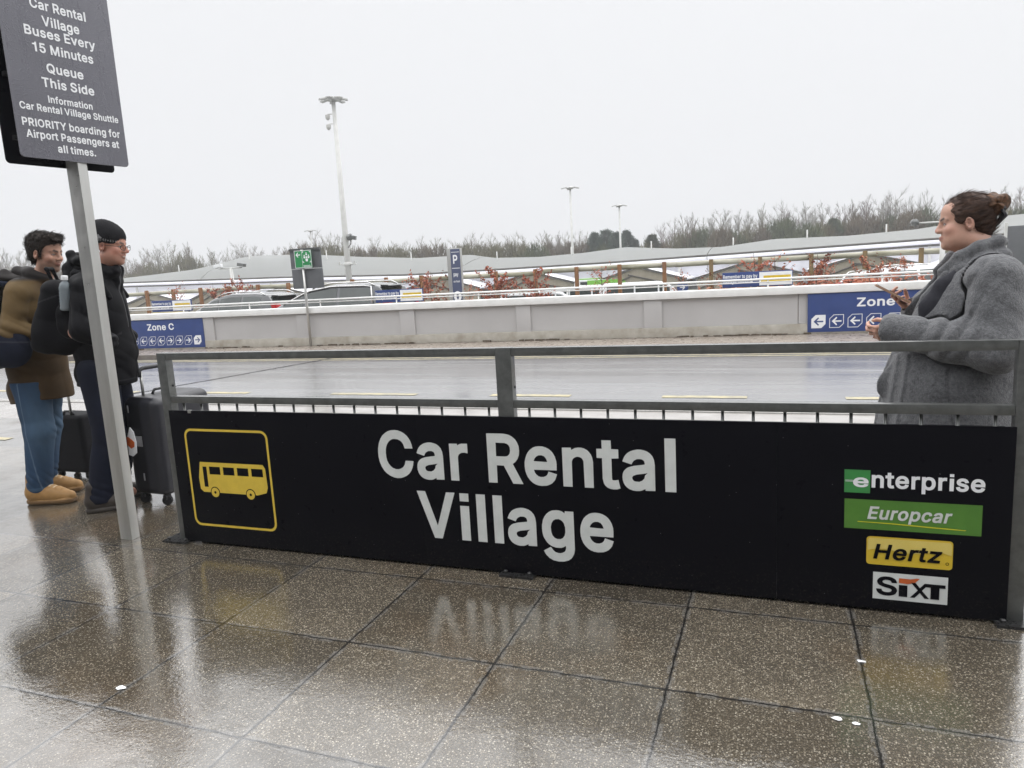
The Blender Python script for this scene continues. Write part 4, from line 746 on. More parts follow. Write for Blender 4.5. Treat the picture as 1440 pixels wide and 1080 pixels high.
roofm = G_('translucent_roof'); rf = roofm.noise(.5, 4, .6, stretch=(.4, 6, 6)); ln = roofm.noise(3, 2, .5, stretch=(.02, 6, 6))
roofm.set(Base_Color=roofm.mix(roofm.ramp(ln, [(.35, 0), (.65, 1)]), (0.31, 0.32, 0.31), (0.23, 0.24, 0.235)), Roughness=.5, Alpha=roofm.ramp(ln, [(.3, .56), (.7, .76)])); roofm.bump(ln, .2, .03)
ctop = [(-75, 2.4), (-60, 3.0), (-54, 3.3), (-48.2, 4.2), (-42, 4.0), (-35.9, 3.4), (-30, 2.95), (-25, 2.95), (-22.8, 2.55), (-18.8, 2.4), (-15, 2.5), (-11.4, 2.75), (-7.6, 2.4), (-4, 2.3), (-.2, 2.65), (4.8, 2.55), (9.1, 2.7), (13.9, 3.2), (19, 3.4), (26, 3.0)]
clow = [(-75, 2.2), (-60, 2.35), (-40, 1.95), (-27.7, 1.55), (-11.5, 1.63), (0, 1.8), (9, 1.95), (26, 2.1)]
for k, (xa, xb, nm) in enumerate(((-75, -49.2, 'left end of the row'), (-49.15, -23.6, 'behind the people carrier'), (-23.55, -4.6, 'behind the parking totem'), (-4.55, 10.5, 'behind the largest pay board'), (10.55, 26, 'right end of the row'))):
    t = thing('canopy', 'long pale grey curved canopy roof before the trees, %s' % nm, 'canopy', (0, 0, 0), 0, 'long curved canopies across the car park')
    m = MB(); n = 40; prof = [(0, 0, 0), (.18, .35, 0), (.5, .72, 0), (.78, .93, 0), (1, 1, 0), (1.25, .9, 0), (1.9, .2, 0)]
    for i in range(n + 1):
        x = xa + (xb - xa) * i / n; zt = lerp([(a, -b) for a, b in [(q, -w) for q, w in ctop]], x); zl = lerp(clow, x)
        for f, g, _ in prof: m.v.append((x, 52.2 + 6 * f, zl + (zt - zl) * g))
    kk = len(prof)
    for i in range(n):
        for j in range(kk - 1): a = i * kk + j; m.f.append((a, a + 1, a + kk + 1, a + kk))
    m.build('roof', roofm.m, t, smooth=True)
    for dz, r_, mm, nm2 in ((-.03, .06, darktrim, 'gutter'), (-.24, .13, palew, 'fascia'), (-.42, .05, darktrim, 'lower_beam')):
        m = MB(); m.tube([(x, 52.05, lerp(clow, x) + dz) for x in np.linspace(xa, xb, 12)], r_, 8); m.build(nm2, mm, t, smooth=True)
    m = MB(); m.add([(x, 52.6, z_(x)) for x in np.linspace(xa, xb, 12) for z_ in (lambda q: -.6, lambda q: lerp(clow, q) - .5)] + [(x, 52.7, z_(x)) for x in np.linspace(xa, xb, 12) for z_ in (lambda q: -.6, lambda q: lerp(clow, q) - .5)], [(2 * i, 2 * i + 2, 2 * i + 3, 2 * i + 1) for i in range(11)] + [(24 + 2 * i, 25 + 2 * i, 27 + 2 * i, 26 + 2 * i) for i in range(11)]); m.build('bright_gap_sheet', palew, t)  # white sheet added so the gap under the canopy looks bright
    for i in range(5):
        x = xa + (xb - xa) * (i + .5) / 5; MB().box((x, 52.3, (lerp(clow, x) - .4 + terrain(x, 52)) / 2), (.16, .16, lerp(clow, x) - .4 - terrain(x, 52))).build('column', pale, t)
    for i in range(3):
        x = xa + (xb - xa) * (i + .3) / 3; zt = lerp(ctop, x); MB().tube([(x, 56, lerp(clow, x)), (x, 56, zt + .5)], .05, 6).build('finial_post', pale, t, smooth=True)
# ------------------------------------------------------------------ copper-leaved saplings
bark = pm('sapling_bark', (0.12, 0.075, 0.05), None, 8, .8); copper = pm('copper_leaf', (0.36, 0.085, 0.03), (0.22, 0.05, 0.025), 2.5, .6, .1, 0, 0); copper2 = pm('faded_copper_leaf', (0.42, 0.15, 0.075), (0.30, 0.10, 0.05), 2.5, .6, .1, 0, 0)
def sapling_mesh(seed, dens, slim):
    r = random.Random(seed); tr = MB(); lf = MB()
    tr.tube([(0, 0, 0), (r.uniform(-.04, .04), 0, .8), (r.uniform(-.1, .1), 0, 1.7), (0.02, .02, 2.5)], [.035, .028, .018, .006], 5)
    for i in range(16):
        z = r.uniform(.5, 2.3); a = r.uniform(0, 6.28); L = (2.7 - z) * r.uniform(.25, .5) * slim + .15
        e_ = Vector((math.cos(a) * L, math.sin(a) * L, z + L * r.uniform(.6, 1.2))); tr.tube([(0, 0, z), Vector((0, 0, z)).lerp(e_, .5) + Vector((0, 0, -.03)), e_], [.014, .009, .003], 4)
        for j in range(int(dens * r.uniform(.5, 1.5))):
            c_ = Vector((0, 0, z)).lerp(e_, r.uniform(.2, 1.05)) + Vector([r.gauss(0, .06) for _ in range(3)])
            u = Vector([r.gauss(0, 1) for _ in range(3)]).normalized(); w = u.orthogonal().normalized(); s = r.uniform(.035, .06)
            lf.add([c_ - u * s * 1.3, c_ + w * s * .7, c_ + u * s * 1.3, c_ - w * s * .7], [(0, 1, 2, 3)])
    return tr, lf
sap_src = [sapling_mesh(s, d, sl) for s, d, sl in ((1, 26, 1), (2, 16, .8), (3, 34, 1.1), (4, 9, .9))]
places = [(332, 392, 24, 0, 0), (248, 402, 26, 3, 0), (300, 398, 27, 1, 0), (348, 400, 24, 1, 1), (316, 408, 24, 1, 1), (590, 383, 24, 0, 0), (606, 382, 27, 1, 1), (632, 386, 24, 3, 0), (660, 397, 25, 3, 1), (697, 377, 24, 2, 0), (709, 384, 25, 1, 1), (752, 379, 24, 2, 0), (846, 375, 26, 3, 0), (958, 382, 27, 3, 1), (1004, 383, 26, 3, 0), (1059, 356, 24, 1, 0), (1090, 360, 25, 3, 1), (1150, 356, 24, 0, 0), (1144, 371, 23, 2, 1), (1162, 364, 26, 3, 0), (1222, 362, 24, 2, 1), (1246, 362, 26, 3, 0), (1271, 361, 24, 0, 1), (1322, 380, 22.5, 1, 0)]
LB = ['with a full crown', 'with sparse leaves', 'bushy and dense', 'nearly bare'];
zones = lambda px: 'left of the dark cars' if px < 290 else 'left of the estate car' if px < 400 else 'between pay board and totem' if px < 640 else 'just right of the parking totem' if px < 760 else 'in front of the minibuses' if px < 930 else 'left of the largest pay board' if px < 1050 else 'beside the largest pay board' if px < 1120 else 'above the right hand zone sign' if px < 1210 else 'close to the woman in grey'
seen = {}
for i, (px, py, Y, v, cm) in enumerate(places):
    p = pix(px, py, Y); gz = terrain(p.x, Y); k = (p.z - gz) / 2.5
    zn = (v, cm, zones(px)); seen[zn] = seen.get(zn, 0) + 1
    t = thing('beech_sapling', '%s beech sapling %s %s%s' % (('copper leaved', 'faded copper leaved')[cm], LB[v], zones(px), '' if seen[zn] == 1 else ', further right'), 'sapling', (p.x, Y, gz), i * 1.7, 'copper leaved saplings behind the barrier')
    t.scale = (k * 1.0, k * 1.0, k); tr, lf = sap_src[v]
    tr.build('trunk', bark, t); lf.build('foliage', copper2 if cm else copper, t)
# low copper hedge tufts and rough grass
hb = random.Random(4)
def tuft(m, c, r, h, n, s):
    for _ in range(n):
        a = hb.uniform(0, 6.28); q = math.sqrt(hb.random()) * r; z = hb.random() ** 1.5 * h; p = Vector(c) + Vector((math.cos(a) * q, math.sin(a) * q * .7, z))
        u = Vector([hb.gauss(0, 1) for _ in range(3)]).normalized(); w = u.orthogonal().normalized(); ss = s * hb.uniform(.6, 1.3); m.add([p - u * ss * 1.4, p + w * ss * .6, p + u * ss * 1.4, p - w * ss * .6], [(0, 1, 2, 3)])
for j, (px, Y, lab) in enumerate(((1055, 23, 'low copper hedge clump under the largest pay board'), (1150, 23, 'low copper hedge clump above the right hand zone sign'), (1215, 22, 'low copper hedge clump right of the zone sign'), (1262, 22, 'low copper hedge clump nearest the woman in grey'), (760, 23, 'low copper hedge clump right of the parking totem'), (612, 23, 'low copper hedge clump left of the parking totem'), (690, 23, 'low copper hedge clump close right of the totem'), (190, 24, 'low copper hedge clump at the far left'))):
    p = pix(px, 420, Y); m = MB(); tuft(m, (0, 0, 0), 1.5, 1.1 if px > 1000 else .75, 420, .07); gz = terrain(p.x, Y)
    tag(m.build('hedge_clump', copper if j % 2 else copper2, loc=(p.x, Y, gz)), lab, 'hedge', 'low copper hedge clumps')
gm2 = MB()
for _ in range(5200):
    x = hb.uniform(-48, 12); y = hb.uniform(20.5, 31); gz = terrain(x, y); h = hb.uniform(.15, .5); a = hb.uniform(0, 6.28); d = Vector((math.cos(a), math.sin(a), 0)) * .06; l = Vector((hb.gauss(0, .08), hb.gauss(0, .08), h)); b = Vector((x, y, gz)); gm2.add([b - d, b + d, b + l], [(0, 1, 2)])
tag(gm2.build('rough_grass', pm('rough_grass', (0.12, 0.13, 0.035), (0.20, 0.17, 0.07), .6, .8)), kind='stuff')
# ------------------------------------------------------------------ bare winter trees
def bare_tree(seed, H_, spread, upright, nl):
    r = random.Random(seed); tr = MB(); cr_ = MB()
    lean = Vector((r.uniform(-.3, .3), r.uniform(-.3, .3), 0)); tp = [Vector((0, 0, -1.0)), lean * .2 + Vector((0, 0, H_ * .3)), lean * .6 + Vector((0, 0, H_ * .62)), lean + Vector((r.uniform(-.2, .2), 0, H_ * .97))]
    tr.tube(tp, [.17, .12, .07, .012], 6)
    def on(t): t *= 3; i = min(int(t), 2); return tp[i].lerp(tp[i + 1], t - i)
    def branch(p, d, L, rad, depth):
        mid = p + d * L * .5 + Vector([r.gauss(0, .05 * L) for _ in range(3)]); e_ = p + d * L + Vector([r.gauss(0, .07 * L) for _ in range(3)]) + Vector((0, 0, .06 * L))
        cr_.tube([p, mid, e_], [rad, rad * .7, rad * .25], 4 if depth > 1 else 3, cap=False)
        if depth == 0: return
        for _ in range(8 if depth > 1 else 9):
            t = r.uniform(.2, .98); q = p.lerp(mid, t * 2) if t < .5 else mid.lerp(e_, t * 2 - 1)
            nd = (d + Vector([r.gauss(0, .42) for _ in range(3)]) + Vector((0, 0, .30 * upright))).normalized(); branch(q, nd, L * r.uniform(.38, .68), rad * .50, depth - 1)
    for i in range(nl):
        t = .22 + .75 * i / nl + r.uniform(-.04, .04); a = i * 2.4 + r.uniform(-.5, .5); el = upright * r.uniform(.8, 1.3)
        d = Vector((math.cos(a), math.sin(a), el)).normalized(); branch(on(min(t, .98)), d, H_ * spread * (1.12 - t) * r.uniform(.7, 1.2) + .5, .055 * (1.15 - t) + .008, 2)
    return tr, cr_
barks = [pm('grey_brown_bark', (0.12, 0.092, 0.062), (0.09, 0.07, 0.048), 2, .9, bump=0), pm('olive_bark', (0.12, 0.105, 0.05), (0.09, 0.08, 0.036), 2, .9, bump=0), pm('purple_brown_bark', (0.14, 0.10, 0.09), (0.11, 0.08, 0.075), 2, .9, bump=0), pm('silver_bark', (0.22, 0.21, 0.185), (0.15, 0.14, 0.12), 2, .9, bump=0)]
kinds = [(11, 9, .34, 1.3, 13), (12, 9, .30, 1.8, 14), (13, 9, .42, 1.0, 13), (14, 9, .26, 2.4, 15), (15, 9, .36, 1.5, 12)]
KN = ['spreading', 'narrow', 'broad crowned', 'upright', 'rounded']; CN = ['grey brown', 'olive', 'purple brown', 'silver grey']
protos = []
for s in kinds:
    tr, cw = bare_tree(*s); protos.append((tr, cw, [None, None]))
outline = [(-60, 352), (0, 352), (100, 358), (180, 357), (220, 347), (260, 342), (290, 348), (310, 356), (335, 344), (365, 344), (400, 350), (430, 334), (460, 336), (510, 341), (560, 339), (620, 337), (700, 335), (760, 333), (830, 333), (860, 337), (895, 342), (915, 331), (945, 308), (985, 296), (1030, 297), (1055, 302), (1075, 289), (1110, 287), (1180, 290), (1220, 279), (1270, 271), (1300, 273), (1340, 274), (1400, 268), (1500, 262)]
where = lambda px: 'at the far left behind the two men' if px < 130 else 'right of the man in the black hat' if px < 300 else 'above the dark parked cars' if px < 480 else 'between the tall mast and the totem' if px < 640 else 'behind the parking totem' if px < 720 else 'left of the middle lamp post' if px < 805 else 'right of the middle lamp post' if px < 930 else 'above the timber fence right of the conifers' if px < 1040 else 'above the largest pay board' if px < 1130 else 'above the right hand zone sign' if px < 1260 else 'behind the woman in grey'
tr_r = random.Random(21); NT = 124; placed = []
for i in range(NT):
    px = -40 + 1530 * (i + tr_r.uniform(-.4, .4)) / NT
    dens = 395 < px < 830
    row = i % 3; Y = (98, 108, 120)[row] + tr_r.uniform(-3, 3); k = tr_r.randrange(5)
    ci = tr_r.choice([0, 0, 1, 3]) if px < 420 else tr_r.choice([1, 1, 0]) if px < 830 else tr_r.choice([0, 3, 3, 2, 1]) if px < 1120 else tr_r.choice([0, 3, 3, 2, 2])
    if 838 < px < 905: continue
    py = lerp(outline, px); p = pix(px, py + tr_r.choice([0, 1, 3, 8, 14]), Y); gz = terrain(p.x, Y); sc = (p.z - gz) / (9.1 if px < 420 else 8.4 if px < 880 else 9.0)
    placed.append((px, Y, k, ci, sc, p.x, gz))
cnt = {}
for q in placed: cnt[(q[2], q[3], where(q[0]))] = cnt.get((q[2], q[3], where(q[0])), 0) + 1
mesh_of = {}
for i, (px, Y, k, ci, sc, x, gz) in enumerate(placed):
    lab = '%s bare tree with %s twigs, %s' % (KN[k], CN[ci], where(px))
    t = thing('bare_tree', lab, 'tree', (x, Y, gz), i * 2.1, 'bare winter trees: %s %s, %s' % (KN[k], CN[ci], where(px)) if cnt[(k, ci, where(px))] > 1 else 'bare winter trees along the skyline')
    w = sc * tr_r.uniform(.8, 1.15); t.scale = (w, w, sc)
    if k not in mesh_of:
        a = protos[k][0].build('trunk', barks[0], t, smooth=True); b = protos[k][1].build('crown', barks[0], t, smooth=True); mesh_of[k] = (a, b)
    else:
        a, b = [o.copy() for o in mesh_of[k]]
        for o in (a, b): C.objects.link(o); o.parent = t
    for o in (a, b): o.material_slots[0].link = 'OBJECT'; o.material_slots[0].material = barks[ci]
# undergrowth bushes below them
bm_ = [pm('olive_scrub', (0.125, 0.115, 0.05), (0.09, 0.08, 0.035), .8, .9, bump=0), pm('brown_scrub', (0.13, 0.10, 0.06), (0.09, 0.07, 0.045), .8, .9, bump=0), pm('green_scrub', (0.075, 0.095, 0.035), (0.05, 0.06, 0.025), .8, .9, bump=0)]
def scrub(seed):
    r = random.Random(seed); m = MB()
    for _ in range(2200):
        a = r.uniform(0, 6.28); q = math.sqrt(r.random()); z = r.random() ** .8; lim = (1 - z ** 2.2) ** .5; p = Vector((math.cos(a) * q * lim * 2.0, math.sin(a) * q * lim * 1.2, z * 3.6 * r.uniform(.85, 1.1) - .3))
        d = Vector((r.gauss(0, .3), r.gauss(0, .3), 1)).normalized(); w = d.orthogonal().normalized(); w.rotate(Matrix.Rotation(r.uniform(0, 6.28), 3, d)); L = r.uniform(.2, .7); t_ = r.uniform(.014, .035); m.add([p - w * t_, p + w * t_, p + d * L], [(0, 1, 2)])
    return m
scr_m = [scrub(s) for s in (1, 2, 3)]; scr_o = {}
j = 0
for i in range(78):
    px = -40 + 1520 * (i + tr_r.uniform(-.3, .3)) / 78; Y = tr_r.uniform(88, 97); p = pix(px, 380, Y); gz = terrain(p.x, Y); tall = (lerp(outline, px)); top = pix(px, tall + (50 if px > 930 else 12 if px > 400 else 28) * tr_r.uniform(.75, 1.1) * (.6 if px > 930 else 1), Y).z
    k = tr_r.randrange(3); ci = tr_r.choice([0, 0, 1]) if px < 700 else tr_r.choice([0, 1, 2]); sc = max((top - gz) / 3.6, .6)
    zn = where(px); t = None
    lab = '%s scrub bush under the bare trees, %s' % (['olive', 'brown', 'green'][ci], zn)
    if k in scr_o: t = scr_o[k].copy(); C.objects.link(t)
    else: t = scr_m[k].build('bush', bm_[0]); scr_o[k] = t
    t.location = (p.x, Y, gz); t.rotation_euler = (0, 0, i * 1.3); t.scale = (sc * 1.15, sc * 1.15, sc)
    t.material_slots[0].link = 'OBJECT'; t.material_slots[0].material = bm_[ci]; tag(t, lab, 'bush', '%s scrub bushes, %s' % (['olive', 'brown', 'green'][ci], zn))
# dark conifers
def conifer(seed):
    r = random.Random(seed); tr = MB().tube([(0, 0, -1), (0, 0, 4.5), (0.1, 0, 8.6)], [.2, .13, .02], 6); m = MB()
    for _ in range(300):
        z = r.uniform(3.2, 8.9); a = r.uniform(0, 6.28); L = (1.0 - (z / 9.4) ** 3.5) * 2.1 * r.uniform(.5, 1.1) + .15; d = Vector((math.cos(a), math.sin(a), r.uniform(.05, .6))).normalized(); b0 = Vector((0, 0, z))
        for _ in range(34):
            q = r.uniform(.25, 1); p = b0 + d * L * q + Vector([r.gauss(0, .14) for _ in range(3)]); u = (d + Vector([r.gauss(0, .6) for _ in range(3)])).normalized(); w = u.orthogonal().normalized() * .05; m.add([p - w, p + w, p + u * r.uniform(.18, .4)], [(0, 1, 2)])
    return tr, m
cg = [pm('conifer_green', (0.020, 0.042, 0.026), (0.035, 0.065, 0.04), .9, .8, bump=0), pm('olive_conifer', (0.045, 0.062, 0.025), (0.06, 0.075, 0.03), .9, .8, bump=0)]
for i, (px, py, Y, wd, m_, lab) in enumerate(((836, 329, 92, 0.92, 0, 'dark green conifer left of the middle gap, leftmost of the clump'), (852, 324, 94, 1.15, 0, 'dark green conifer, tallest of the clump'), (866, 328, 91, 0.92, 0, 'dark green conifer beside the second slim lamp post'), (881, 326, 95, 0.98, 0, 'dark green conifer just right of the second slim lamp post'), (893, 338, 92, 0.80, 0, 'short dark conifer at the right end of the clump'), (917, 332, 92, 1.15, 1, 'rounded olive evergreen standing right of the dark clump'), (1172, 309, 94, 1.03, 1, 'olive evergreen among bare trees above the zone sign'))):
    p = pix(px, py, Y); gz = terrain(p.x, Y); t = thing('conifer', lab, 'tree', (p.x, Y, gz), i); s_ = (p.z - gz) / 9; t.scale = (s_ * wd, s_ * wd, s_)
    a, b = conifer(40 + i); a.build('trunk', barks[0], t); b.build('crown', cg[m_], t)
# thin fountain-like row of whips before the trees
# ------------------------------------------------------------------ implicit surfaces for people, clothes and soft bags
def V3(*a): return np.array(a, np.float32)
def ln(d): return np.sqrt(np.einsum('ij,ij->i', d, d))
def cap(P, a, b, ra, rb=None):
    a, b = V3(*a), V3(*b); rb = ra if rb is None else rb; ba = b - a; pa = P - a
    h = np.clip(pa @ ba / max(float(ba @ ba), 1e-9), 0, 1); return ln(pa - h[:, None] * ba) - (ra + (rb - ra) * h)
def chain(P, pts, rs, k=0.02):
    d = None
    for (a, b), (r, s) in zip(zip(pts, pts[1:]), zip(rs, rs[1:])):
        c_ = cap(P, a, b, r, s); d = c_ if d is None else smin(d, c_, k)
    return d
def rotm(rx=0, ry=0, rz=0): return np.array(Euler((R(rx), R(ry), R(rz))).to_matrix(), np.float32)
def ell(P, c, r, rot=None):
    q = P - V3(*c)
    if rot is not None: q = q @ rot
    r = V3(*r); k0 = ln(q / r); k1 = ln(q / (r * r)); return k0 * (k0 - 1) / np.maximum(k1, 1e-6)
def sbox(P, c, h, rad, rot=None):
    q = P - V3(*c)
    if rot is not None: q = q @ rot
    q = np.abs(q) - (V3(*h) - rad); return ln(np.maximum(q, 0)) + np.minimum(q.max(1), 0) - rad
def smin(a, b, k=0.02): h = np.clip(.5 + .5 * (b - a) / k, 0, 1); return b + (a - b) * h - k * h * (1 - h)
def smax(a, b, k=0.01): return -smin(-a, -b, k)
def sub(a, b, k=0.006): return smax(a, -b, k)
def nz(P, f, s=0):
    x, y, z = P[:, 0] * f, P[:, 1] * f, P[:, 2] * f
    return (np.sin(x * 1.0 + 1.7 * np.sin(y * .9 + s) + s) + np.sin(y * 1.13 + 1.4 * np.sin(z * .83 + 2 * s) + 1.3 * s) + np.sin(z * 1.07 + 1.6 * np.sin(x * .77 + s) + 2.1 * s)) / 3
def fold(P, c, f, amp, ax):                   # rounded ridges with sharp valleys, fading in and out
    ph = P @ V3(*ax) * f * .5 + 2.6 * nz(P, 8, c); return -2.3 * amp * (np.abs(np.sin(ph)) - .64) * np.clip(.55 + .9 * nz(P, 7, c + 2), 0, 1)
def crease(ph): return -(np.abs(np.sin(.5 * ph)) - .64) * 1.5
def strands(name, src, n, L, flow, mat, parent, seed=1, lift=.004, r=.0011, jit=.35):
    """loose hair: thin tapering strands rooted on the hair surface and combed along flow(p)"""
    me = src.data; k = len(me.vertices); co = np.empty(k * 3, np.float32); no = np.empty(k * 3, np.float32); me.vertices.foreach_get('co', co); me.vertices.foreach_get('normal', no)
    co = co.reshape(-1, 3); no = no.reshape(-1, 3); rg = np.random.default_rng(seed); ix = rg.integers(0, k, n); m = MB()
    for i in ix:
        p, nn = Vector(co[i]), Vector(no[i]); f = Vector(flow(co[i])); f = f - nn * f.dot(nn)
        if f.length < 1e-4: continue
        f.normalize(); f = (f + Vector(rg.normal(0, jit, 3)) * .5).normalized(); l = L * rg.uniform(.5, 1.15); lf = lift * rg.uniform(.3, 1.6)
        m.tube([p - nn * .003, p + f * l * .35 + nn * lf, p + f * l * .7 + nn * lf * 1.1, p + f * l + nn * lf * .6], [r, r, r * .8, r * .3], 3, cap=False)
    return tag(m.build(name, mat, parent, smooth=True), kind='stuff')
def sdf_build(name, f, lo, hi, h, mat, parent=None, col=None, B=6):
    lo = np.array(lo, np.float32); nb = np.ceil((np.array(hi) - lo) / (h * B)).astype(int) + 1; n = nb * B
    ax = [lo[i] + h * (np.arange(nb[i]) * B + (B - 1) / 2) for i in range(3)]
    Pc = np.stack(np.meshgrid(*ax, indexing='ij'), -1).reshape(-1, 3).astype(np.float32); fc = f(Pc)
    F = np.repeat(np.repeat(np.repeat(np.where(fc.reshape(nb) < 0, -1, 1).astype(np.float32), B, 0), B, 1), B, 2)
    keep = np.argwhere((np.abs(fc) < h * B * 1.35 + .012).reshape(nb))
    off = np.stack(np.meshgrid(*[np.arange(B)] * 3, indexing='ij'), -1).reshape(-1, 3)
    for s in range(0, len(keep), 1500):
        I = (keep[s:s + 1500, None, :] * B + off[None]).reshape(-1, 3); F[I[:, 0], I[:, 1], I[:, 2]] = f((lo + I * h).astype(np.float32))
    S = F < 0; c = np.zeros([m - 1 for m in n], np.int8); cor = [(i, j, k) for i in (0, 1) for j in (0, 1) for k in (0, 1)]
    sl = lambda i, j, k: (slice(i, n[0] - 1 + i), slice(j, n[1] - 1 + j), slice(k, n[2] - 1 + k))
    for q in cor: c += S[sl(*q)]
    cells = np.argwhere((c > 0) & (c < 8)); idx = np.full(c.shape, -1, np.int32); idx[tuple(cells.T)] = np.arange(len(cells))
    acc = np.zeros((len(cells), 3), np.float32); cnt = np.zeros(len(cells), np.float32); val = {q: F[tuple((cells + q).T)] for q in cor}
    for a in cor:
        for d in range(3):
            if a[d] == 0:
                b = list(a); b[d] = 1; fa, fb = val[a], val[tuple(b)]; m = (fa < 0) != (fb < 0); t = fa[m] / (fa[m] - fb[m])
                p = np.tile(np.array(a, np.float32), (m.sum(), 1)); p[:, d] += t; acc[m] += p; cnt[m] += 1
    vert = lo + (cells + acc / cnt[:, None]) * h; faces = []
    for d in range(3):
        e_ = [0, 0, 0]; e_[d] = 1; A = S[tuple(slice(0, n[i] - e_[i]) for i in range(3))]; Bq = S[tuple(slice(e_[i], n[i]) for i in range(3))]
        u, v = [(1, 2), (2, 0), (0, 1)][d]
        for flip, msk in ((False, A & ~Bq), (True, ~A & Bq)):
            E_ = np.argwhere(msk); E_ = E_[(E_[:, u] > 0) & (E_[:, v] > 0)]
            def at(du, dv): q = E_.copy(); q[:, u] -= du; q[:, v] -= dv; return idx[tuple(np.minimum(q, np.array(c.shape) - 1).T)]
            Q = np.stack([at(1, 1), at(0, 1), at(0, 0), at(1, 0)], 1); faces.append(Q[:, ::-1] if flip else Q)
    fcs = np.concatenate(faces); fcs = fcs[(fcs >= 0).all(1)]
    me = bpy.data.meshes.new(name); me.vertices.add(len(vert)); me.vertices.foreach_set('co', vert.astype(np.float32).ravel())
    me.loops.add(fcs.size); me.loops.foreach_set('vertex_index', fcs.astype(np.int32).ravel()); me.polygons.add(len(fcs)); me.polygons.foreach_set('loop_start', np.arange(0, fcs.size, 4, dtype=np.int32))
    me.update(calc_edges=True); me.polygons.foreach_set('use_smooth', np.ones(len(fcs), bool)); me.materials.append(mat)
    if col is not None:
        at_ = me.color_attributes.new('Col', 'FLOAT_COLOR', 'POINT'); cc = np.ones((len(vert), 4), np.float32); cc[:, :3] = col(vert.astype(np.float32)); at_.data.foreach_set('color', cc.ravel())
    o = bpy.data.objects.new(name, me); C.objects.link(o)
    if parent: o.parent = parent
    return o
def lay(base, *layers):                      # colour layers: (mask 0..1, rgb)
    c = base.copy()
    for m, rgb in layers: c = c * (1 - m[:, None]) + m[:, None] * V3(*rgb)
    return c
def step(d, w=0.004): return np.clip(.5 - d / w, 0, 1)
# ---- head: local axes x forward, y left, z up, origin between the eyes' level and the ears
def head_d(Q, s=1.0, smile=0.0, full=0.0, nose=1.0, ears=True):
    q = Q / s; ay = np.stack([q[:, 0], np.abs(q[:, 1]), q[:, 2]], 1)
    d = ell(q, (-.014, 0, .046), (.100, .077, .083)); d = smin(d, ell(q, (.026, 0, -.028), (.066, .062 + .01 * full, .086)), .03)
    d = smin(d, ell(q, (.046, 0, .050), (.046, .058, .050)), .02)
    d = smin(d, ell(q, (.036, 0, -.078), (.046 + .006 * full, .048 + .012 * full, .036 + .008 * full)), .025); d = smin(d, ell(q, (.074, 0, -.100), (.018, .022, .016)), .018)
    d = smin(d, cap(ay, (.086, 0, .020), (.076, .038, .020), .013, .010), .014); d = smin(d, ell(ay, (.062, .040, -.026), (.026, .022 + .006 * full, .024)), .018)
    if full: d = smin(d, ell(ay, (.02, .05, -.07), (.045, .022, .035)), .03)
    d = sub(d, ell(ay, (.098, .033, .001), (.018, .019, .011)), .010); d = smin(d, ell(ay, (.0765, .032, .000), (.0135, .0145, .0125)), .003)
    d = smin(d, cap(q, (.088, 0, .016), (.1105 * nose, 0, -.026), .0085, .0125), .011); d = smin(d, ell(ay, (.102, .012, -.030), (.013, .0095, .010)), .008)
    d = sub(d, ell(ay, (.104, .0085, -.040), (.006, .004, .004)), .002)
    lz = .010 * smile
    d = smin(d, chain(ay, [(.0985, 0, -.0575), (.094, .014, -.057 + lz * .3), (.080, .027 + .004 * smile, -.060 + lz)], [.0050, .0045, .003], .003), .006)
    d = smin(d, chain(ay, [(.0965, 0, -.070), (.091, .013, -.069 + lz * .4), (.080, .025 + .004 * smile, -.062 + lz)], [.0058, .0048, .003], .003), .006)
    d = sub(d, chain(ay, [(.108, 0, -.0635), (.100, .014, -.0625 + lz * .4), (.086, .028 + .004 * smile, -.0605 + lz)], [.0024, .0022, .0018], .002), .002)
    if ears:
        e_ = ell(ay, (-.008, .078, -.006), (.020, .010, .032), rotm(0, 14, 20)); e_ = sub(e_, ell(ay, (-.003, .087, -.002), (.010, .008, .018), rotm(0, 14, 20)), .004); d = smin(d, e_, .006)
    return d * s
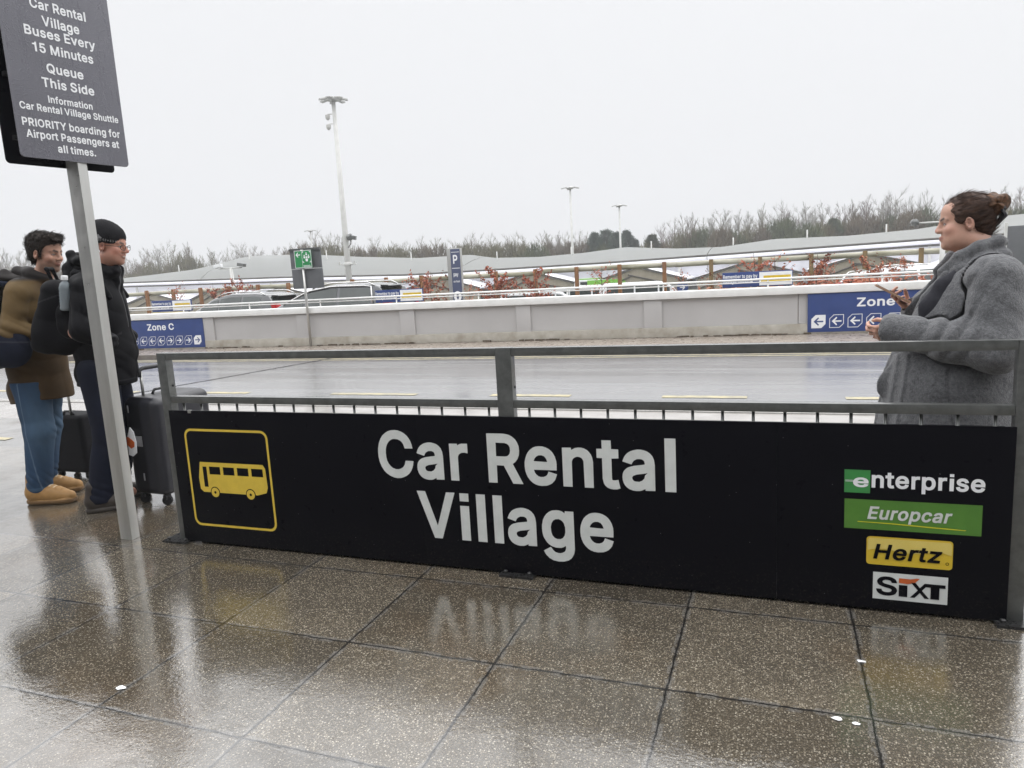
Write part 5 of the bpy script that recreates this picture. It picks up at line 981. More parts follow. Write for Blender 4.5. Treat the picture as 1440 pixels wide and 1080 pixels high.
def head_col(Q, s=1.0, skin=(.48, .27, .19), brow=(.05, .03, .02), stub=0.0, blush=.25, smile=0, iris=(.06, .05, .03)):
    q = Q / s; ay = np.stack([q[:, 0], np.abs(q[:, 1]), q[:, 2]], 1); n = len(q); c = np.tile(V3(*skin), (n, 1))
    front = (q[:, 0] > .03).astype(np.float32); lz = .010 * smile
    c = lay(c, (blush * np.clip(1 - ln(ay - V3(.06, .045, -.03)) / .04, 0, 1), (.58, .19, .14)), (blush * np.clip(1 - ln(q - V3(.115, 0, -.028)) / .025, 0, 1), (.55, .18, .14)), (.5 * blush * np.clip(1 - ln(ay - V3(-.008, .085, -.005)) / .035, 0, 1), (.55, .18, .14)))
    if stub:
        m = np.clip((-.040 - q[:, 2]) / .03, 0, 1) * np.clip((q[:, 0] + .02) / .03, 0, 1) * np.clip(1.25 - np.maximum(0, (-.115 - q[:, 2])) / .02, 0, 1); c = lay(c, (np.clip(stub * m, 0, 1), (.10, .065, .045)))
    lip = chain(ay, [(.097, 0, -.064), (.088, .015, -.062 + lz * .4), (.080, .027, -.061 + lz)], [.0095, .0085, .004], .003); c = lay(c, (front * step(lip, .004) * .6, (.38, .14, .12)))
    ml = chain(ay, [(.100, 0, -.0635), (.092, .014, -.0625 + lz * .4), (.082, .029, -.0605 + lz)], [.0026, .0026, .002], .002); c = lay(c, (front * step(ml, .003) * .85, (.08, .03, .025)))
    eye = ell(ay, (.086, .032, .0005), (.014, .0135, .0052)); c = lay(c, (step(eye, .002), (.42, .40, .37)))
    c = lay(c, (step(ell(ay, (.089, .032, .0005), (.010, .0056, .0056)), .002) * step(eye, .002), iris))
    lid = np.abs(eye) - .0023; c = lay(c, (front * step(lid, .003) * (q[:, 2] > -.002), (.05, .03, .025)))
    br = chain(ay, [(.095, .012, .021), (.089, .032, .027), (.074, .050, .020)], [.0056, .0056, .003], .003); c = lay(c, (front * step(br, .004), brow))
    nos = ell(ay, (.106, .0085, -.039), (.006, .0045, .0035)); c = lay(c, (step(nos, .002) * .8, (.12, .04, .03)))
    return c
def hand_parts(w, d, n, side, s=1.0, curl=(.5, .6, .5), spread=.12, thumb=.5, fingers=(1, 1, 1, 1)):
    """w wrist, d towards the fingers, n palm normal; side=+1 if the thumb lies along +(d x n)"""
    w, d, n = Vector(w), Vector(d).normalized(), Vector(n).normalized(); t = d.cross(n).normalized() * side; n = t.cross(d).normalized() * side if False else n - d * n.dot(d); n.normalize()
    out = []; k0 = w + d * .085 * s
    for i in range(4): a = k0 + t * (.030 - .0195 * i) * s; out.append(('palm', w + t * (.018 - .012 * i) * s + d * .012 * s, a - d * (.006 * abs(i - 1)) * s, .0135 * s, .0115 * s))
    L = [(.042, .026, .020), (.046, .030, .022), (.043, .028, .021), (.034, .021, .018)]
    for i in range(4):
        p = k0 + t * (.030 - .0195 * i) * s - d * (.006 * abs(i - 1)) * s; a = 0; dv = (d + t * spread * (1.2 - i) * .5).normalized(); r = (.0088, .0092, .0088, .0076)[i] * s
        for j in range(3):
            a += curl[j] * (1 + .12 * (i - 1)); e_ = p + (dv * math.cos(a) + n * math.sin(a)) * L[i][j] * s; out.append(('f', p, e_, r, r * .9)); p = e_; r *= .92
    p = w + t * .022 * s + d * .025 * s; b = p + (t * .75 + d * .55 + n * thumb * .6).normalized() * .042 * s; c_ = b + (t * (.3 - thumb * .5) + d * .8 + n * thumb).normalized() * .034 * s; e_ = c_ + (t * (-.1 - thumb * .5) + d * .8 + n * thumb).normalized() * .026 * s
    out += [('t', p, b, .013 * s, .0105 * s), ('t', b, c_, .0105 * s, .0095 * s), ('t', c_, e_, .0095 * s, .0078 * s)]
    return out
def hand_d(P, parts):
    d = None
    for nm in ('palm', 'f', 't'):
        e_ = None
        for q in parts:
            if q[0] == nm: c_ = cap(P, q[1], q[2], q[3], q[4]); e_ = c_ if e_ is None else smin(e_, c_, .010 if nm == 'palm' else .003)
        d = e_ if d is None else smin(d, e_, .008)
    return d
skin_m = vert_mat('skin', rough=0.5, bump=.06, bscale=220, bdist=.001, var=.07, vscale=30, Subsurface_Weight=0.12, Subsurface_Radius=(.010, .004, .002), Subsurface_Scale=.6)
cloth_m = vert_mat('woven_cloth', rough=.85, Specular_IOR_Level=.2, bump=.22, bscale=160, bdist=.0015, var=.16, vscale=18)
shell_m = vert_mat('wet_shell_fabric', rough=.6, Specular_IOR_Level=.12, bump=.18, bscale=45, bdist=.003, var=.2, vscale=9)
denim_m = vert_mat('denim', rough=.8, Specular_IOR_Level=.2, bump=.25, bscale=240, bdist=.001, var=.22, vscale=11, stretch=(1, 1, .35))
leather_m = vert_mat('boot_leather', rough=.6, bump=.15, bscale=120, bdist=.001, var=.15, vscale=26)
def wool_material():
    g = G_('felted_wool'); f = g.noise(70, 5, .75); s = g.noise(190, 3, .7, stretch=(1, 1, .6)); b = g.noise(5, 3)
    c = g.mix(g.ramp(f, [(.3, 0), (.72, 1)]), (.042, .043, .048), (.165, .168, .176)); c = g.mix(g.ramp(s, [(.55, 0), (.75, .5)]), c, (.26, .26, .27)); c = g.mix(g.ramp(b, [(.35, .25), (.65, 0)]), c, (.05, .052, .058))
    g.set(Base_Color=c, Roughness=.95, Sheen_Weight=.25, Sheen_Roughness=.6); g.bump(g.math('ADD', f, g.math('MULTIPLY', s, .6)), .75, .008); return g.m
wool_m = wool_material()
def hair_material(name, c1, c2, sc=(1, 1, 1), scale=60):
    g = G_(name); f = g.noise(scale, 4, .7, stretch=sc); g.set(Base_Color=g.mix(g.ramp(f, [(.35, 0), (.7, 1)]), c1, c2), Roughness=.55, Specular_IOR_Level=.2); g.bump(f, .5, .004); return g.m
def flatcol(rgb): return lambda P: np.tile(V3(*rgb), (len(P), 1))
# ---------------------------------------------------------------- man in the brown parka
def to_head(P, c, rz=0, ry=0, rx=0): return (P - V3(*c)) @ rotm(rx, ry, rz)
HC1, HR1 = (.235, 0, 1.715), dict(rz=-13, ry=8)
RH1 = hand_parts((.335, -.150, 1.165), (.85, .35, .05), (-.3, .9, -.2), -1, 1.0, (.7, .9, .7), .05, .8)
LH1 = hand_parts((-.03, .435, 1.12), (.12, .06, -1), (-.2, -1, 0), -1, 1.0, (.7, .9, .7), .05, .7)
def man1_body(P):
    d = head_d(to_head(P, HC1, **HR1), 1.02, smile=1.0); d = smin(d, cap(P, (.225, 0, 1.63), (.15, 0, 1.48), .058, .065), .03)
    d = smin(d, chain(P, [(.14, 0, 1.44), (.10, 0, 1.2), (.05, 0, .98)], [.12, .13, .13], .05), .05)
    d = smin(d, chain(P, [(.13, -.15, 1.46), (.095, -.255, 1.215), (.23, -.205, 1.18), (.335, -.150, 1.165)], [.05, .042, .035, .028], .02), .03); d = smin(d, hand_d(P, RH1), .012)
    d = smin(d, chain(P, [(.13, .15, 1.46), (.02, .36, 1.28), (-.03, .435, 1.12)], [.05, .042, .028], .02), .03); d = smin(d, hand_d(P, LH1), .012)
    for s, ox in ((-1, .0), (1, -.09)): d = smin(d, chain(P, [(.05, s * .09, .95), (.06 + ox, s * .11, .52), (.01 + ox, s * .12, .10), (.12 + ox, s * .12, .05)], [.085, .055, .04, .035], .03), .03)
    return d
def man1_col(P):
    c = head_col(to_head(P, HC1, **HR1), 1.02, (.47, .265, .19), (.035, .022, .016), .62, .28, 1.0); h = (P[:, 2] < 1.5); c[h] = V3(.45, .24, .17); return c
BASE1, YAW1 = (-4.90, 3.50, 0), R(24)
m1 = sdf_build('person', man1_body, (-.2, -.4, 0), (.42, .56, 1.88), .0052, skin_m, None, man1_col)
m1.location = BASE1; m1.rotation_euler = (0, 0, YAW1); tag(m1, 'smiling dark haired man in brown parka, blue jeans and tan boots at the left edge', 'person')
def man1_hair(P):
    q = to_head(P, HC1, **HR1); ay = np.stack([q[:, 0], np.abs(q[:, 1]), q[:, 2]], 1); d = ell(q, (-.020, 0, .058), (.114, .091, .092)); d = smin(d, ell(q, (.060, .004, .112), (.048, .058, .026), rotm(0, -10, 0)), .03); d = smin(d, ell(q, (.096, -.008, .098), (.024, .040, .016), rotm(0, 20, 0)), .015)
    d = smin(d, ell(ay, (.022, .074, .03), (.012, .010, .035)), .01)
    d = d + .004 * nz(q, 70, 1) + .002 * nz(q, 190, 4)
    d = smin(d, ell(q, (-.065, 0, -.01), (.052, .066, .07)), .03); d = smin(d, ell(ay, (.018, .070, .012), (.014, .010, .04)), .01)
    d = smax(d, q[:, 0] - np.interp(q[:, 2], [-.08, -.05, -.045, .025, .04, .06, .075, .1], [-.05, -.038, .018, .030, .040, .058, .12, .14]).astype(np.float32), .006)
    d = smax(d, -.08 - q[:, 2], .01)
    return smax(d, -ell(ay, (-.008, .088, -.006), (.022, .022, .034)), .006)
hair1 = hair_material('dark_brown_hair', (.010, .007, .006), (.040, .029, .023), (.5, 1.6, .5), 90)
hr1 = sdf_build('hair', man1_hair, (.08, -.14, 1.60), (.45, .14, 1.90), .0042, hair1, m1)
strands('strands', hr1, 1500, .036, lambda c_: (.8, -.25 * (c_[1] > 0) + .1, .35 + 1.2 * max(0, c_[0] - .27) - 1.3 * (c_[2] < 1.74)), hair1, hr1, 3, .003, .0013, .5)
def man1_coat(P):
    hm = 1 + .0 * P[:, 0]
    d = ell(P, (.115, 0, 1.33), (.165, .225, .245)); d = smin(d, chain(P, [(.09, 0, 1.2), (.065, 0, .98), (.06, 0, .80), (.06, 0, .66)], [.165, .172, .185, .20], .05), .06)
    d = smin(d, cap(P, (.12, -.16, 1.475), (.12, .16, 1.475), .085), .05)
    arm = chain(P, [(.125, -.20, 1.45), (.090, -.265, 1.215), (.315, -.165, 1.165)], [.080, .070, .054], .035) + fold(P, 7, 100, .006, (.3, .2, 1)); d = smin(d, arm, .015)
    arm = chain(P, [(.125, .20, 1.45), (.01, .375, 1.28), (-.025, .43, 1.15)], [.085, .07, .052], .035); d = smin(d, arm, .03)
    d = smin(d, chain(P, [(.235, -.05, 1.55), (.16, -.10, 1.585), (.07, -.06, 1.60), (.06, .06, 1.60), (.16, .10, 1.585)], [.030, .034, .036, .036, .034], .02), .025)
    d = d + fold(P, 1, 58, .0055, (.4, .2, .9)) + fold(P, 4, 95, .0028, (.7, -.3, .6)) * (P[:, 2] > 1.1) + .006 * crease(P[:, 0] * 30 + P[:, 1] * 34 + 2 * nz(P, 5, 1)) * np.clip(1.1 - P[:, 2], 0, .4) * 2
    d = sub(d, cap(P, (.215, 0, 1.68), (.15, 0, 1.45), .066, .06), .01)
    return smax(d, (.715 + .02 * np.sin(P[:, 0] * 9) + .05 * np.clip(.1 - P[:, 0], -.2, .3)) - P[:, 2], .008)
def man1_coat_col(P):
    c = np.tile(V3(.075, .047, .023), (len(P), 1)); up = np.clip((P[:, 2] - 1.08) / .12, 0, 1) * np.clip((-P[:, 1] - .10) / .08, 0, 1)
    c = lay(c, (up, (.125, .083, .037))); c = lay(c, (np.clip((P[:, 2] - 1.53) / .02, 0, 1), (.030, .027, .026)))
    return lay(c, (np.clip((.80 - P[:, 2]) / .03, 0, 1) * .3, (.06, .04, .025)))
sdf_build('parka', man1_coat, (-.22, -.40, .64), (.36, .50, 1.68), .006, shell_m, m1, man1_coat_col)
def man1_hood(P):
    d = chain(P, [(.10, -.14, 1.545), (.02, -.13, 1.565), (-.055, -.05, 1.555), (-.055, .05, 1.555), (.02, .13, 1.565), (.10, .14, 1.545)], [.034, .05, .06, .06, .05, .034], .03); d = smin(d, ell(P, (-.04, 0, 1.50), (.075, .13, .08)), .03)
    return d + .006 * np.sin(P[:, 2] * 90 + 30 * P[:, 0] + 2 * nz(P, 12, 2)) + .003 * nz(P, 60)
sdf_build('hood', man1_hood, (-.16, -.22, 1.38), (.16, .22, 1.66), .006, shell_m, m1, flatcol((.028, .025, .024)))
def legs(P, jts, rs, k=.03):
    d = None
    for j in jts: c_ = chain(P, j, rs, .03); d = c_ if d is None else smin(d, c_, k)
    return d
def man1_jeans(P):
    d = legs(P, [[(.05, -.10, .93), (.075, -.115, .52), (.02, -.12, .125)], [(.05, .09, .93), (.0, .105, .52), (-.08, .115, .125)]], [.122, .095, .080], .03)
    kn = np.exp(-((P[:, 2] - .52) / .10) ** 2) + .8 * np.exp(-((P[:, 2] - .17) / .08) ** 2) + .4 * np.exp(-((P[:, 2] - .75) / .1) ** 2)
    d = d + .0060 * kn * crease(P[:, 2] * 95 + 85 * P[:, 0] + 60 * P[:, 1] + 6.0 * nz(P, 9, 1)) * np.clip(.5 + 1.2 * nz(P, 9, 6), 0, 1) + .004 * nz(P, 24, 3)
    return smax(smax(d, .085 - P[:, 2], .006), P[:, 2] - .86, .01)
def jeans_col(P):
    c = np.tile(V3(.028, .056, .105), (len(P), 1)); f = np.clip(nz(P, 10, 5) * .8 + .2, 0, 1); fade = np.exp(-((P[:, 2] - .55) / .22) ** 2) * np.clip(.5 + (P[:, 0] - .04) * 7, 0, 1)
    c = lay(c, (np.clip(fade * .55 + .12 * f, 0, 1), (.095, .155, .225))); seam = step(np.abs(P[:, 0] - .035 + .09 * (P[:, 2] - .5) * (P[:, 2] < .5)) - .003, .004) * (np.abs(P[:, 1]) > .14)
    c = lay(c, (seam * .6, (.16, .22, .30))); return lay(c, (step(np.abs(P[:, 2] - .115) - .012, .006) * .4, (.10, .17, .26)))
sdf_build('jeans', man1_jeans, (-.16, -.28, .07), (.26, .28, 1.05), .0055, denim_m, m1, jeans_col)
def boot_d(P, sole=True):                     # local boot: heel at x=-.085, toe at x=.215, sole at z=0
    up = chain(P, [(-.02, 0, .16), (-.03, 0, .08)], [.058, .058], .02); d = smin(up, chain(P, [(-.04, 0, .060), (.05, 0, .060), (.105, 0, .048), (.170, 0, .038)], [.050, .047, .042, .034], .03), .03)
    q = P * V3(1, 1, 1); d = smax(d, .022 - P[:, 2], .006); lace = .0025 * np.sin(P[:, 0] * 190) * (P[:, 2] > .085) * (np.abs(P[:, 1]) < .03) * (P[:, 0] > .01); d = d - np.maximum(lace, 0) + .0015 * nz(P, 50, 1)
    s = sbox(P, (.055, 0, .016), (.148, .052, .0155), .014); s = smax(s, np.sqrt(((P[:, 0] - .055) / .155) ** 2 * .0 + 0) - 1, .01)
    return smin(d, smax(s, ell(P, (.058, 0, .016), (.160, .062, .08)), .008), .004)
def boot_col(main, solec, lace):
    def f(P):
        c = np.tile(V3(*main), (len(P), 1)); c = lay(c, (np.clip((.9 * nz(P, 26, 2)), 0, 1) * .25, tuple(v * .6 for v in main))); c = lay(c, (step(P[:, 2] - .030, .004), solec))
        c = lay(c, (step(np.abs(P[:, 2] - .035) - .002, .002) * .6, tuple(v * .45 for v in main))); return lay(c, ((np.sin(P[:, 0] * 190) > .2) * (P[:, 2] > .088) * (np.abs(P[:, 1]) < .026) * (P[:, 0] > .015) * (P[:, 0] < .11) * .8, lace))
    return f
def boots(parent, spots, main, solec, lace, mat, nm='boot', s=1.0):
    for x, y, a in spots:
        b = sdf_build(nm, lambda P: boot_d(P / s) * s, (-.12 * s, -.09 * s, -.01), (.24 * s, .09 * s, .24 * s), .0045, mat, parent, boot_col(main, solec, lace)); b.location = (x, y, 0.002); b.rotation_euler = (0, 0, R(a))
boots(m1, ((.03, -.125, -6), (-.07, .12, 8)), (.36, .20, .068), (.16, .09, .035), (.6, .5, .35), leather_m, s=1.15)
def pack1(P):
    d = sbox(P, (-.215, -.02, 1.22), (.125, .175, .27), .09, rotm(0, 10, 0)); d = smin(d, ell(P, (-.10, -.245, 1.12), (.18, .078, .145)), .05); d = smin(d, ell(P, (.06, -.285, 1.11), (.15, .066, .135), rotm(0, 14, 0)), .04)
    st = chain(P, [(-.12, -.15, 1.52), (-.03, -.20, 1.535), (.07, -.185, 1.52)], [.024, .022, .02], .01); d = smin(d, st, .012)
    return d + fold(P, 3, 62, .005, (.5, .3, .8)) + .0015 * nz(P, 30, 1)
navy_pack = vert_mat('navy_nylon', rough=.65, Specular_IOR_Level=.12, bump=.2, bscale=90, bdist=.0015, var=.25, vscale=12)
b1 = sdf_build('backpack', pack1, (-.40, -.40, .86), (.28, .20, 1.58), .006, navy_pack, None, lambda P: lay(np.tile(V3(.010, .013, .026), (len(P), 1)), (step(np.abs(P[:, 2] - 1.16 + .1 * P[:, 0]) - .004, .004) * .7, (.05, .05, .06))))
b1.location = BASE1; b1.rotation_euler = (0, 0, YAW1); tag(b1, 'bulky dark navy backpack and side bag worn by the man in the brown parka', 'backpack')
# ---------------------------------------------------------------- man in the black jacket and knitted hat
BASE2, YAW2 = (-4.27, 3.46, 0), R(32)
HC2, HR2 = (.225, 0, 1.728), dict(rz=-13, ry=7)
RH2 = hand_parts((.155, -.175, 1.11), (.5, .75, -.45), (-.6, .7, 0), -1, .95, (.3, .3, .2)); LH2 = hand_parts((.155, .175, 1.11), (.5, -.75, -.45), (-.6, -.7, 0), 1, .95, (.3, .3, .2))
def man2_body(P):
    d = head_d(to_head(P, HC2, **HR2), 1.0, smile=1.3, full=.35, nose=1.03); d = smin(d, cap(P, (.20, 0, 1.64), (.13, 0, 1.48), .058, .066), .03)
    d = smin(d, chain(P, [(.12, 0, 1.44), (.11, 0, 1.2), (.07, 0, .98)], [.12, .135, .13], .05), .05)
    for s, H_ in ((-1, RH2), (1, LH2)): d = smin(d, chain(P, [(.12, s * .15, 1.46), (.06, s * .30, 1.20), (.155, s * .175, 1.11)], [.05, .042, .028], .02), .03); d = smin(d, hand_d(P, H_), .012)
    for s, ox in ((-1, .0), (1, .02)): d = smin(d, chain(P, [(.07, s * .09, .95), (.07 + ox, s * .10, .52), (-.02 + ox, s * .11, .10), (.09 + ox, s * .11, .05)], [.085, .055, .04, .035], .03), .03)
    return d
def man2_col(P):
    c = head_col(to_head(P, HC2, **HR2), 1.0, (.46, .23, .165), (.09, .07, .06), .28, .5, 1.3); q = to_head(P, HC2, **HR2); ay = np.stack([q[:, 0], np.abs(q[:, 1]), q[:, 2]], 1)
    return lay(c, (step(chain(ay, [(.101, 0, -.0625), (.093, .014, -.060), (.086, .022, -.056)], [.0042, .0038, .002], .002), .002) * .8, (.62, .58, .52)))
m2 = sdf_build('person', man2_body, (-.2, -.40, 0), (.42, .40, 1.88), .0052, skin_m, None, man2_col)
m2.location = BASE2; m2.rotation_euler = (0, 0, YAW2); tag(m2, 'smiling man in black knitted hat, glasses and black jacket behind the sign pole', 'person')
def man2_hat(P):
    q = to_head(P, HC2, **HR2); d = ell(q, (-.022, 0, .058), (.118, .096, .100)); d = smin(d, ell(q, (-.05, 0, .10), (.085, .075, .065)), .03); d = smax(d, (.020 - .12 * (q[:, 0])) * 1.0 - q[:, 2] - .28 * np.maximum(-q[:, 0] + .0, 0), .006)
    d = d + .0016 * np.sin(np.arctan2(q[:, 1], q[:, 0] + .02) * 70) + .002 * nz(q, 40)
    d = sub(d, ell(q, (-.014, 0, .046), (.100, .078, .083)), .004); return d
def man2_hat_col(P):
    q = to_head(P, HC2, **HR2); c = np.tile(V3(.012, .012, .014), (len(P), 1)); e_ = q[:, 2] - (.020 - .12 * q[:, 0]) + .28 * np.maximum(-q[:, 0], 0); an = np.arctan2(q[:, 1], q[:, 0] + .02)
    dots = (np.abs(e_ - .020) < .006 + .003 * np.sin(an * 60)) & (np.sin(an * 44) > .1); c = lay(c, (dots * .75, (.30, .30, .30)))
    tri = (np.abs(q[:, 0] + .012) < .5 * np.clip(e_ - .024, 0, .05) * 0 + (.022 - .5 * np.abs(e_ - .03))) & (e_ > .028) & (e_ < .062) & (q[:, 0] + .012 < (.06 - e_) * .9 - .012) & (q[:, 1] < 0); return lay(c, (tri * .8, (.34, .34, .35)))
sdf_build('knitted_hat', man2_hat, (.06, -.14, 1.66), (.40, .14, 1.92), .0038, cloth_m, m2, man2_hat_col)
gl = MB(); Hm = Matrix.Translation(HC2) @ Euler((0, R(HR2['ry']), R(HR2['rz']))).to_matrix().to_4x4()
for s in (-1, 1):
    ring = [Hm @ Vector((.112 - .010 * abs(math.cos(a)) * (1 if math.cos(a) * s > 0 else .2), s * .034 + .024 * math.cos(a), -.004 + .017 * math.sin(a))) for a in np.linspace(0, 2 * math.pi, 18, endpoint=False)]
    gl.tube(ring, .0018, 6, closed=True); gl.tube([Hm @ Vector((.104, s * .058, .0)), Hm @ Vector((.06, s * .078, .004)), Hm @ Vector((-.01, s * .084, .004))], .0017, 6)
gl.tube([Hm @ Vector((.112, -.010, .002)), Hm @ Vector((.116, 0, .005)), Hm @ Vector((.112, .010, .002))], .0018, 6)
gl.build('glasses', pm('dark_frame', (.03, .025, .02), None, 30, .3, .1, .3, 0), m2, smooth=True)
def man2_jacket(P):
    d = ell(P, (.115, 0, 1.34), (.155, .225, .25)); d = smin(d, chain(P, [(.115, 0, 1.22), (.115, 0, 1.05), (.10, 0, .90), (.09, 0, .80)], [.162, .178, .172, .168], .05), .06)
    d = smin(d, cap(P, (.10, -.17, 1.485), (.10, .17, 1.485), .085), .05)
    for s in (-1, 1): d = smin(d, chain(P, [(.11, s * .215, 1.46), (.095, s * .300, 1.21), (.20, s * .205, 1.125)], [.080, .068, .058], .035) + fold(P, 8, 95, .006, (.3, .1, 1)), .012)
    d = smin(d, chain(P, [(.235, -.045, 1.575), (.15, -.085, 1.60), (.06, -.06, 1.62), (.06, .06, 1.62), (.15, .085, 1.60), (.235, .045, 1.575)], [.022, .026, .028, .028, .026, .022], .02), .02)
    d = smin(d, chain(P, [(.245, -.05, 1.555), (.15, -.095, 1.565), (.05, -.07, 1.58), (.05, .07, 1.58), (.15, .095, 1.565), (.245, .05, 1.555)], [.030, .036, .036, .036, .036, .030], .02), .03); d = smin(d, chain(P, [(.262, -.03, 1.585), (.25, -.02, 1.50), (.23, 0, 1.40)], [.018, .02, .02], .01), .02); d = smin(d, chain(P, [(.262, .03, 1.585), (.25, .02, 1.50), (.23, 0, 1.40)], [.018, .02, .02], .01), .02)
    d = d + fold(P, 2, 55, .006, (.5, .25, .8)) + fold(P, 5, 90, .003, (.8, -.2, .5)) + .0035 * (np.abs(P[:, 1]) < .012) * (P[:, 0] > .15) * -1
    d = sub(d, cap(P, (.20, 0, 1.70), (.13, 0, 1.45), .068, .06), .01); return smax(d, (.835 - .03 * np.clip(P[:, 0], -.1, .3)) - P[:, 2], .008)
def man2_jacket_col(P):
    c = np.tile(V3(.0035, .0035, .005), (len(P), 1)); zp = step(np.abs(P[:, 1] + .03) - .004, .003) * (P[:, 0] > .18) * (P[:, 2] > 1.2); c = lay(c, (zp * .6, (.16, .16, .17)))
    return lay(c, (step(np.abs((P[:, 2] - 1.14) - .5 * (P[:, 0] - .2)) - .006, .004) * (P[:, 1] < -.1) * (P[:, 0] > .16) * .5, (.05, .05, .055)), (step(np.abs(P[:, 2] - .86) - .004, .003) * .5, (.035, .035, .04)))
sdf_build('jacket', man2_jacket, (-.18, -.43, .78), (.36, .43, 1.70), .006, shell_m, m2, man2_jacket_col)
def man2_hood(P):
    d = chain(P, [(.16, -.10, 1.60), (.08, -.105, 1.635), (.02, -.05, 1.665), (.02, .05, 1.665), (.08, .105, 1.635), (.16, .10, 1.60)], [.024, .034, .038, .038, .034, .024], .03); d = smin(d, ell(P, (-.01, 0, 1.56), (.06, .115, .09)), .03); d = sub(d, cap(P, (.1, 0, 1.58), (.12, 0, 1.85), .09, .105), .02); return d + .005 * np.sin(P[:, 2] * 70 + 25 * P[:, 1]) + .003 * nz(P, 55)
sdf_build('hood', man2_hood, (-.16, -.2, 1.42), (.20, .2, 1.79), .006, shell_m, m2, flatcol((.0045, .0045, .006)))
def man2_trs(P):
    d = legs(P, [[(.08, -.095, .93), (.095, -.105, .52), (-.005, -.115, .10)], [(.085, .095, .93), (.115, .105, .52), (.02, .115, .10)]], [.12, .092, .080], .03)
    kn = np.exp(-((P[:, 2] - .50) / .12) ** 2) + np.exp(-((P[:, 2] - .15) / .08) ** 2); return smax(d + .0060 * kn * crease(P[:, 2] * 95 + 80 * P[:, 0] + 60 * P[:, 1] + 6.0 * nz(P, 9, 2)) * np.clip(.5 + 1.2 * nz(P, 9, 3), 0, 1) + .004 * nz(P, 22, 1), .06 - P[:, 2], .006)
sdf_build('trousers', man2_trs, (-.16, -.26, .04), (.30, .26, 1.05), .006, denim_m, m2, lambda P: lay(np.tile(V3(.006, .008, .018), (len(P), 1)), (np.clip(nz(P, 11, 3), 0, 1) * .5, (.012, .017, .036))))
boots(m2, ((-.01, -.12, 8), (.02, .12, 20)), (.035, .026, .020), (.05, .042, .036), (.06, .05, .04), leather_m, 'shoe', 1.02)
def pack2(P):
    d = sbox(P, (-.10, 0, 1.29), (.125, .165, .235), .085, rotm(0, 12, 0)); d = smin(d, sbox(P, (-.20, 0, 1.21), (.075, .135, .14), .06, rotm(0, 14, 0)), .03); d = smin(d, ell(P, (-.02, -.03, 1.13), (.16, .15, .07)), .05)
    d = smin(d, ell(P, (-.02, -.19, 1.27), (.07, .035, .11)), .015)
    loop = None
    for s in (-1, 1): c_ = chain(P, [(.0, s * .12, 1.47), (.05, s * .15, 1.56), (.16, s * .16, 1.54), (.235, s * .165, 1.40)], [.026, .024, .022, .018], .01); d = smin(d, c_, .012)
    d = smin(d, chain(P, [(-.12, -.045, 1.50), (-.15, -.045, 1.60), (-.15, .045, 1.60), (-.12, .045, 1.50)], [.011, .012, .012, .011], .006), .01)
    d = d - .004 * step(np.abs(P[:, 0] + .03 + .25 * (P[:, 2] - 1.3)) - .004, .006) * (np.abs(P[:, 1]) > .1); return d + fold(P, 6, 60, .004, (.5, .2, .8)) + .0012 * nz(P, 34, 2)
b2 = sdf_build('backpack', pack2, (-.48, -.24, 1.0), (.28, .24, 1.64), .006, navy_pack, None, lambda P: lay(np.tile(V3(.0035, .0035, .005), (len(P), 1)), (step(np.abs(P[:, 2] - 1.36 - .3 * (P[:, 0] + .3)) - .004, .003) * .7, (.04, .04, .045)), (step(np.abs(P[:, 0] + .22) - .005, .003) * (P[:, 2] > 1.4) * .6, (.04, .04, .045))))
b2.location = BASE2; b2.rotation_euler = (0, 0, YAW2); tag(b2, 'black backpack with grab loop on the back of the man in the hat', 'backpack')
rm2 = Matrix.Rotation(YAW2, 3, 'Z'); bw_ = Vector(BASE2) + rm2 @ Vector((-.005, -.225, 1.335))
wb = thing('water_bottle', 'clear ribbed water bottle with white cap in the black backpack side pocket', 'bottle', bw_); wb.rotation_euler = (R(4), R(6), YAW2)
gpl = G_('clear_plastic'); gpl.set(Base_Color=(.42, .48, .52), Roughness=.08, Transmission_Weight=.55, IOR=1.3, Alpha=1.0)
pr = [(.030, 0), (.035, .006)] + [(.035 - .0022 * (i % 2), .02 + i * .009) for i in range(13)] + [(.034, .145), (.026, .168), (.014, .182), (.0135, .19)]
MB().lathe(pr, 20).build('body', gpl.m, wb, smooth=True); MB().lathe([(.0185, .188), (.019, .19), (.019, .212), (.016, .216)], 18).build('cap', M['letter_bright'], wb, smooth=True, angle=40)
# ---------------------------------------------------------------- woman in the grey wool coat
BASE3, YAW3 = (.745, 3.60, 0), R(176)
HC3, HR3 = (.0, 0, 1.522), dict(rz=3, ry=2)
LH3 = hand_parts((.250, .165, 1.08), (.97, -.10, -.10), (-.1, -.85, .35), -1, .93, (.55, .9, .6), .04, .5)
RH3 = hand_parts((.160, -.085, 1.150), (.86, .22, .46), (-.40, .25, .88), 1, .93, (.25, .85, .75), .06, .75)
def wom_body(P):
    d = head_d(to_head(P, HC3, **HR3), .915, full=1.1, nose=.965); d = smin(d, cap(P, (-.045, 0, 1.43), (-.09, 0, 1.28), .062, .075), .035)
    d = smin(d, chain(P, [(-.07, 0, 1.24), (-.02, 0, 1.0), (0, 0, .8)], [.15, .17, .16], .05), .05)
    for s, E_, H_, w in ((1, (-.07, .27, 1.00), LH3, (.25, .165, 1.08)), (-1, (-.02, -.27, 1.02), RH3, (.160, -.085, 1.150))):
        d = smin(d, chain(P, [(-.08, s * .16, 1.28), E_, w], [.055, .045, .026], .02), .03); d = smin(d, hand_d(P, H_), .010)
    for s in (-1, 1): d = smin(d, chain(P, [(0, s * .09, .85), (.02, s * .10, .48), (-.02, s * .10, .10), (.08, s * .11, .05)], [.09, .06, .042, .035], .03), .03)
    return d
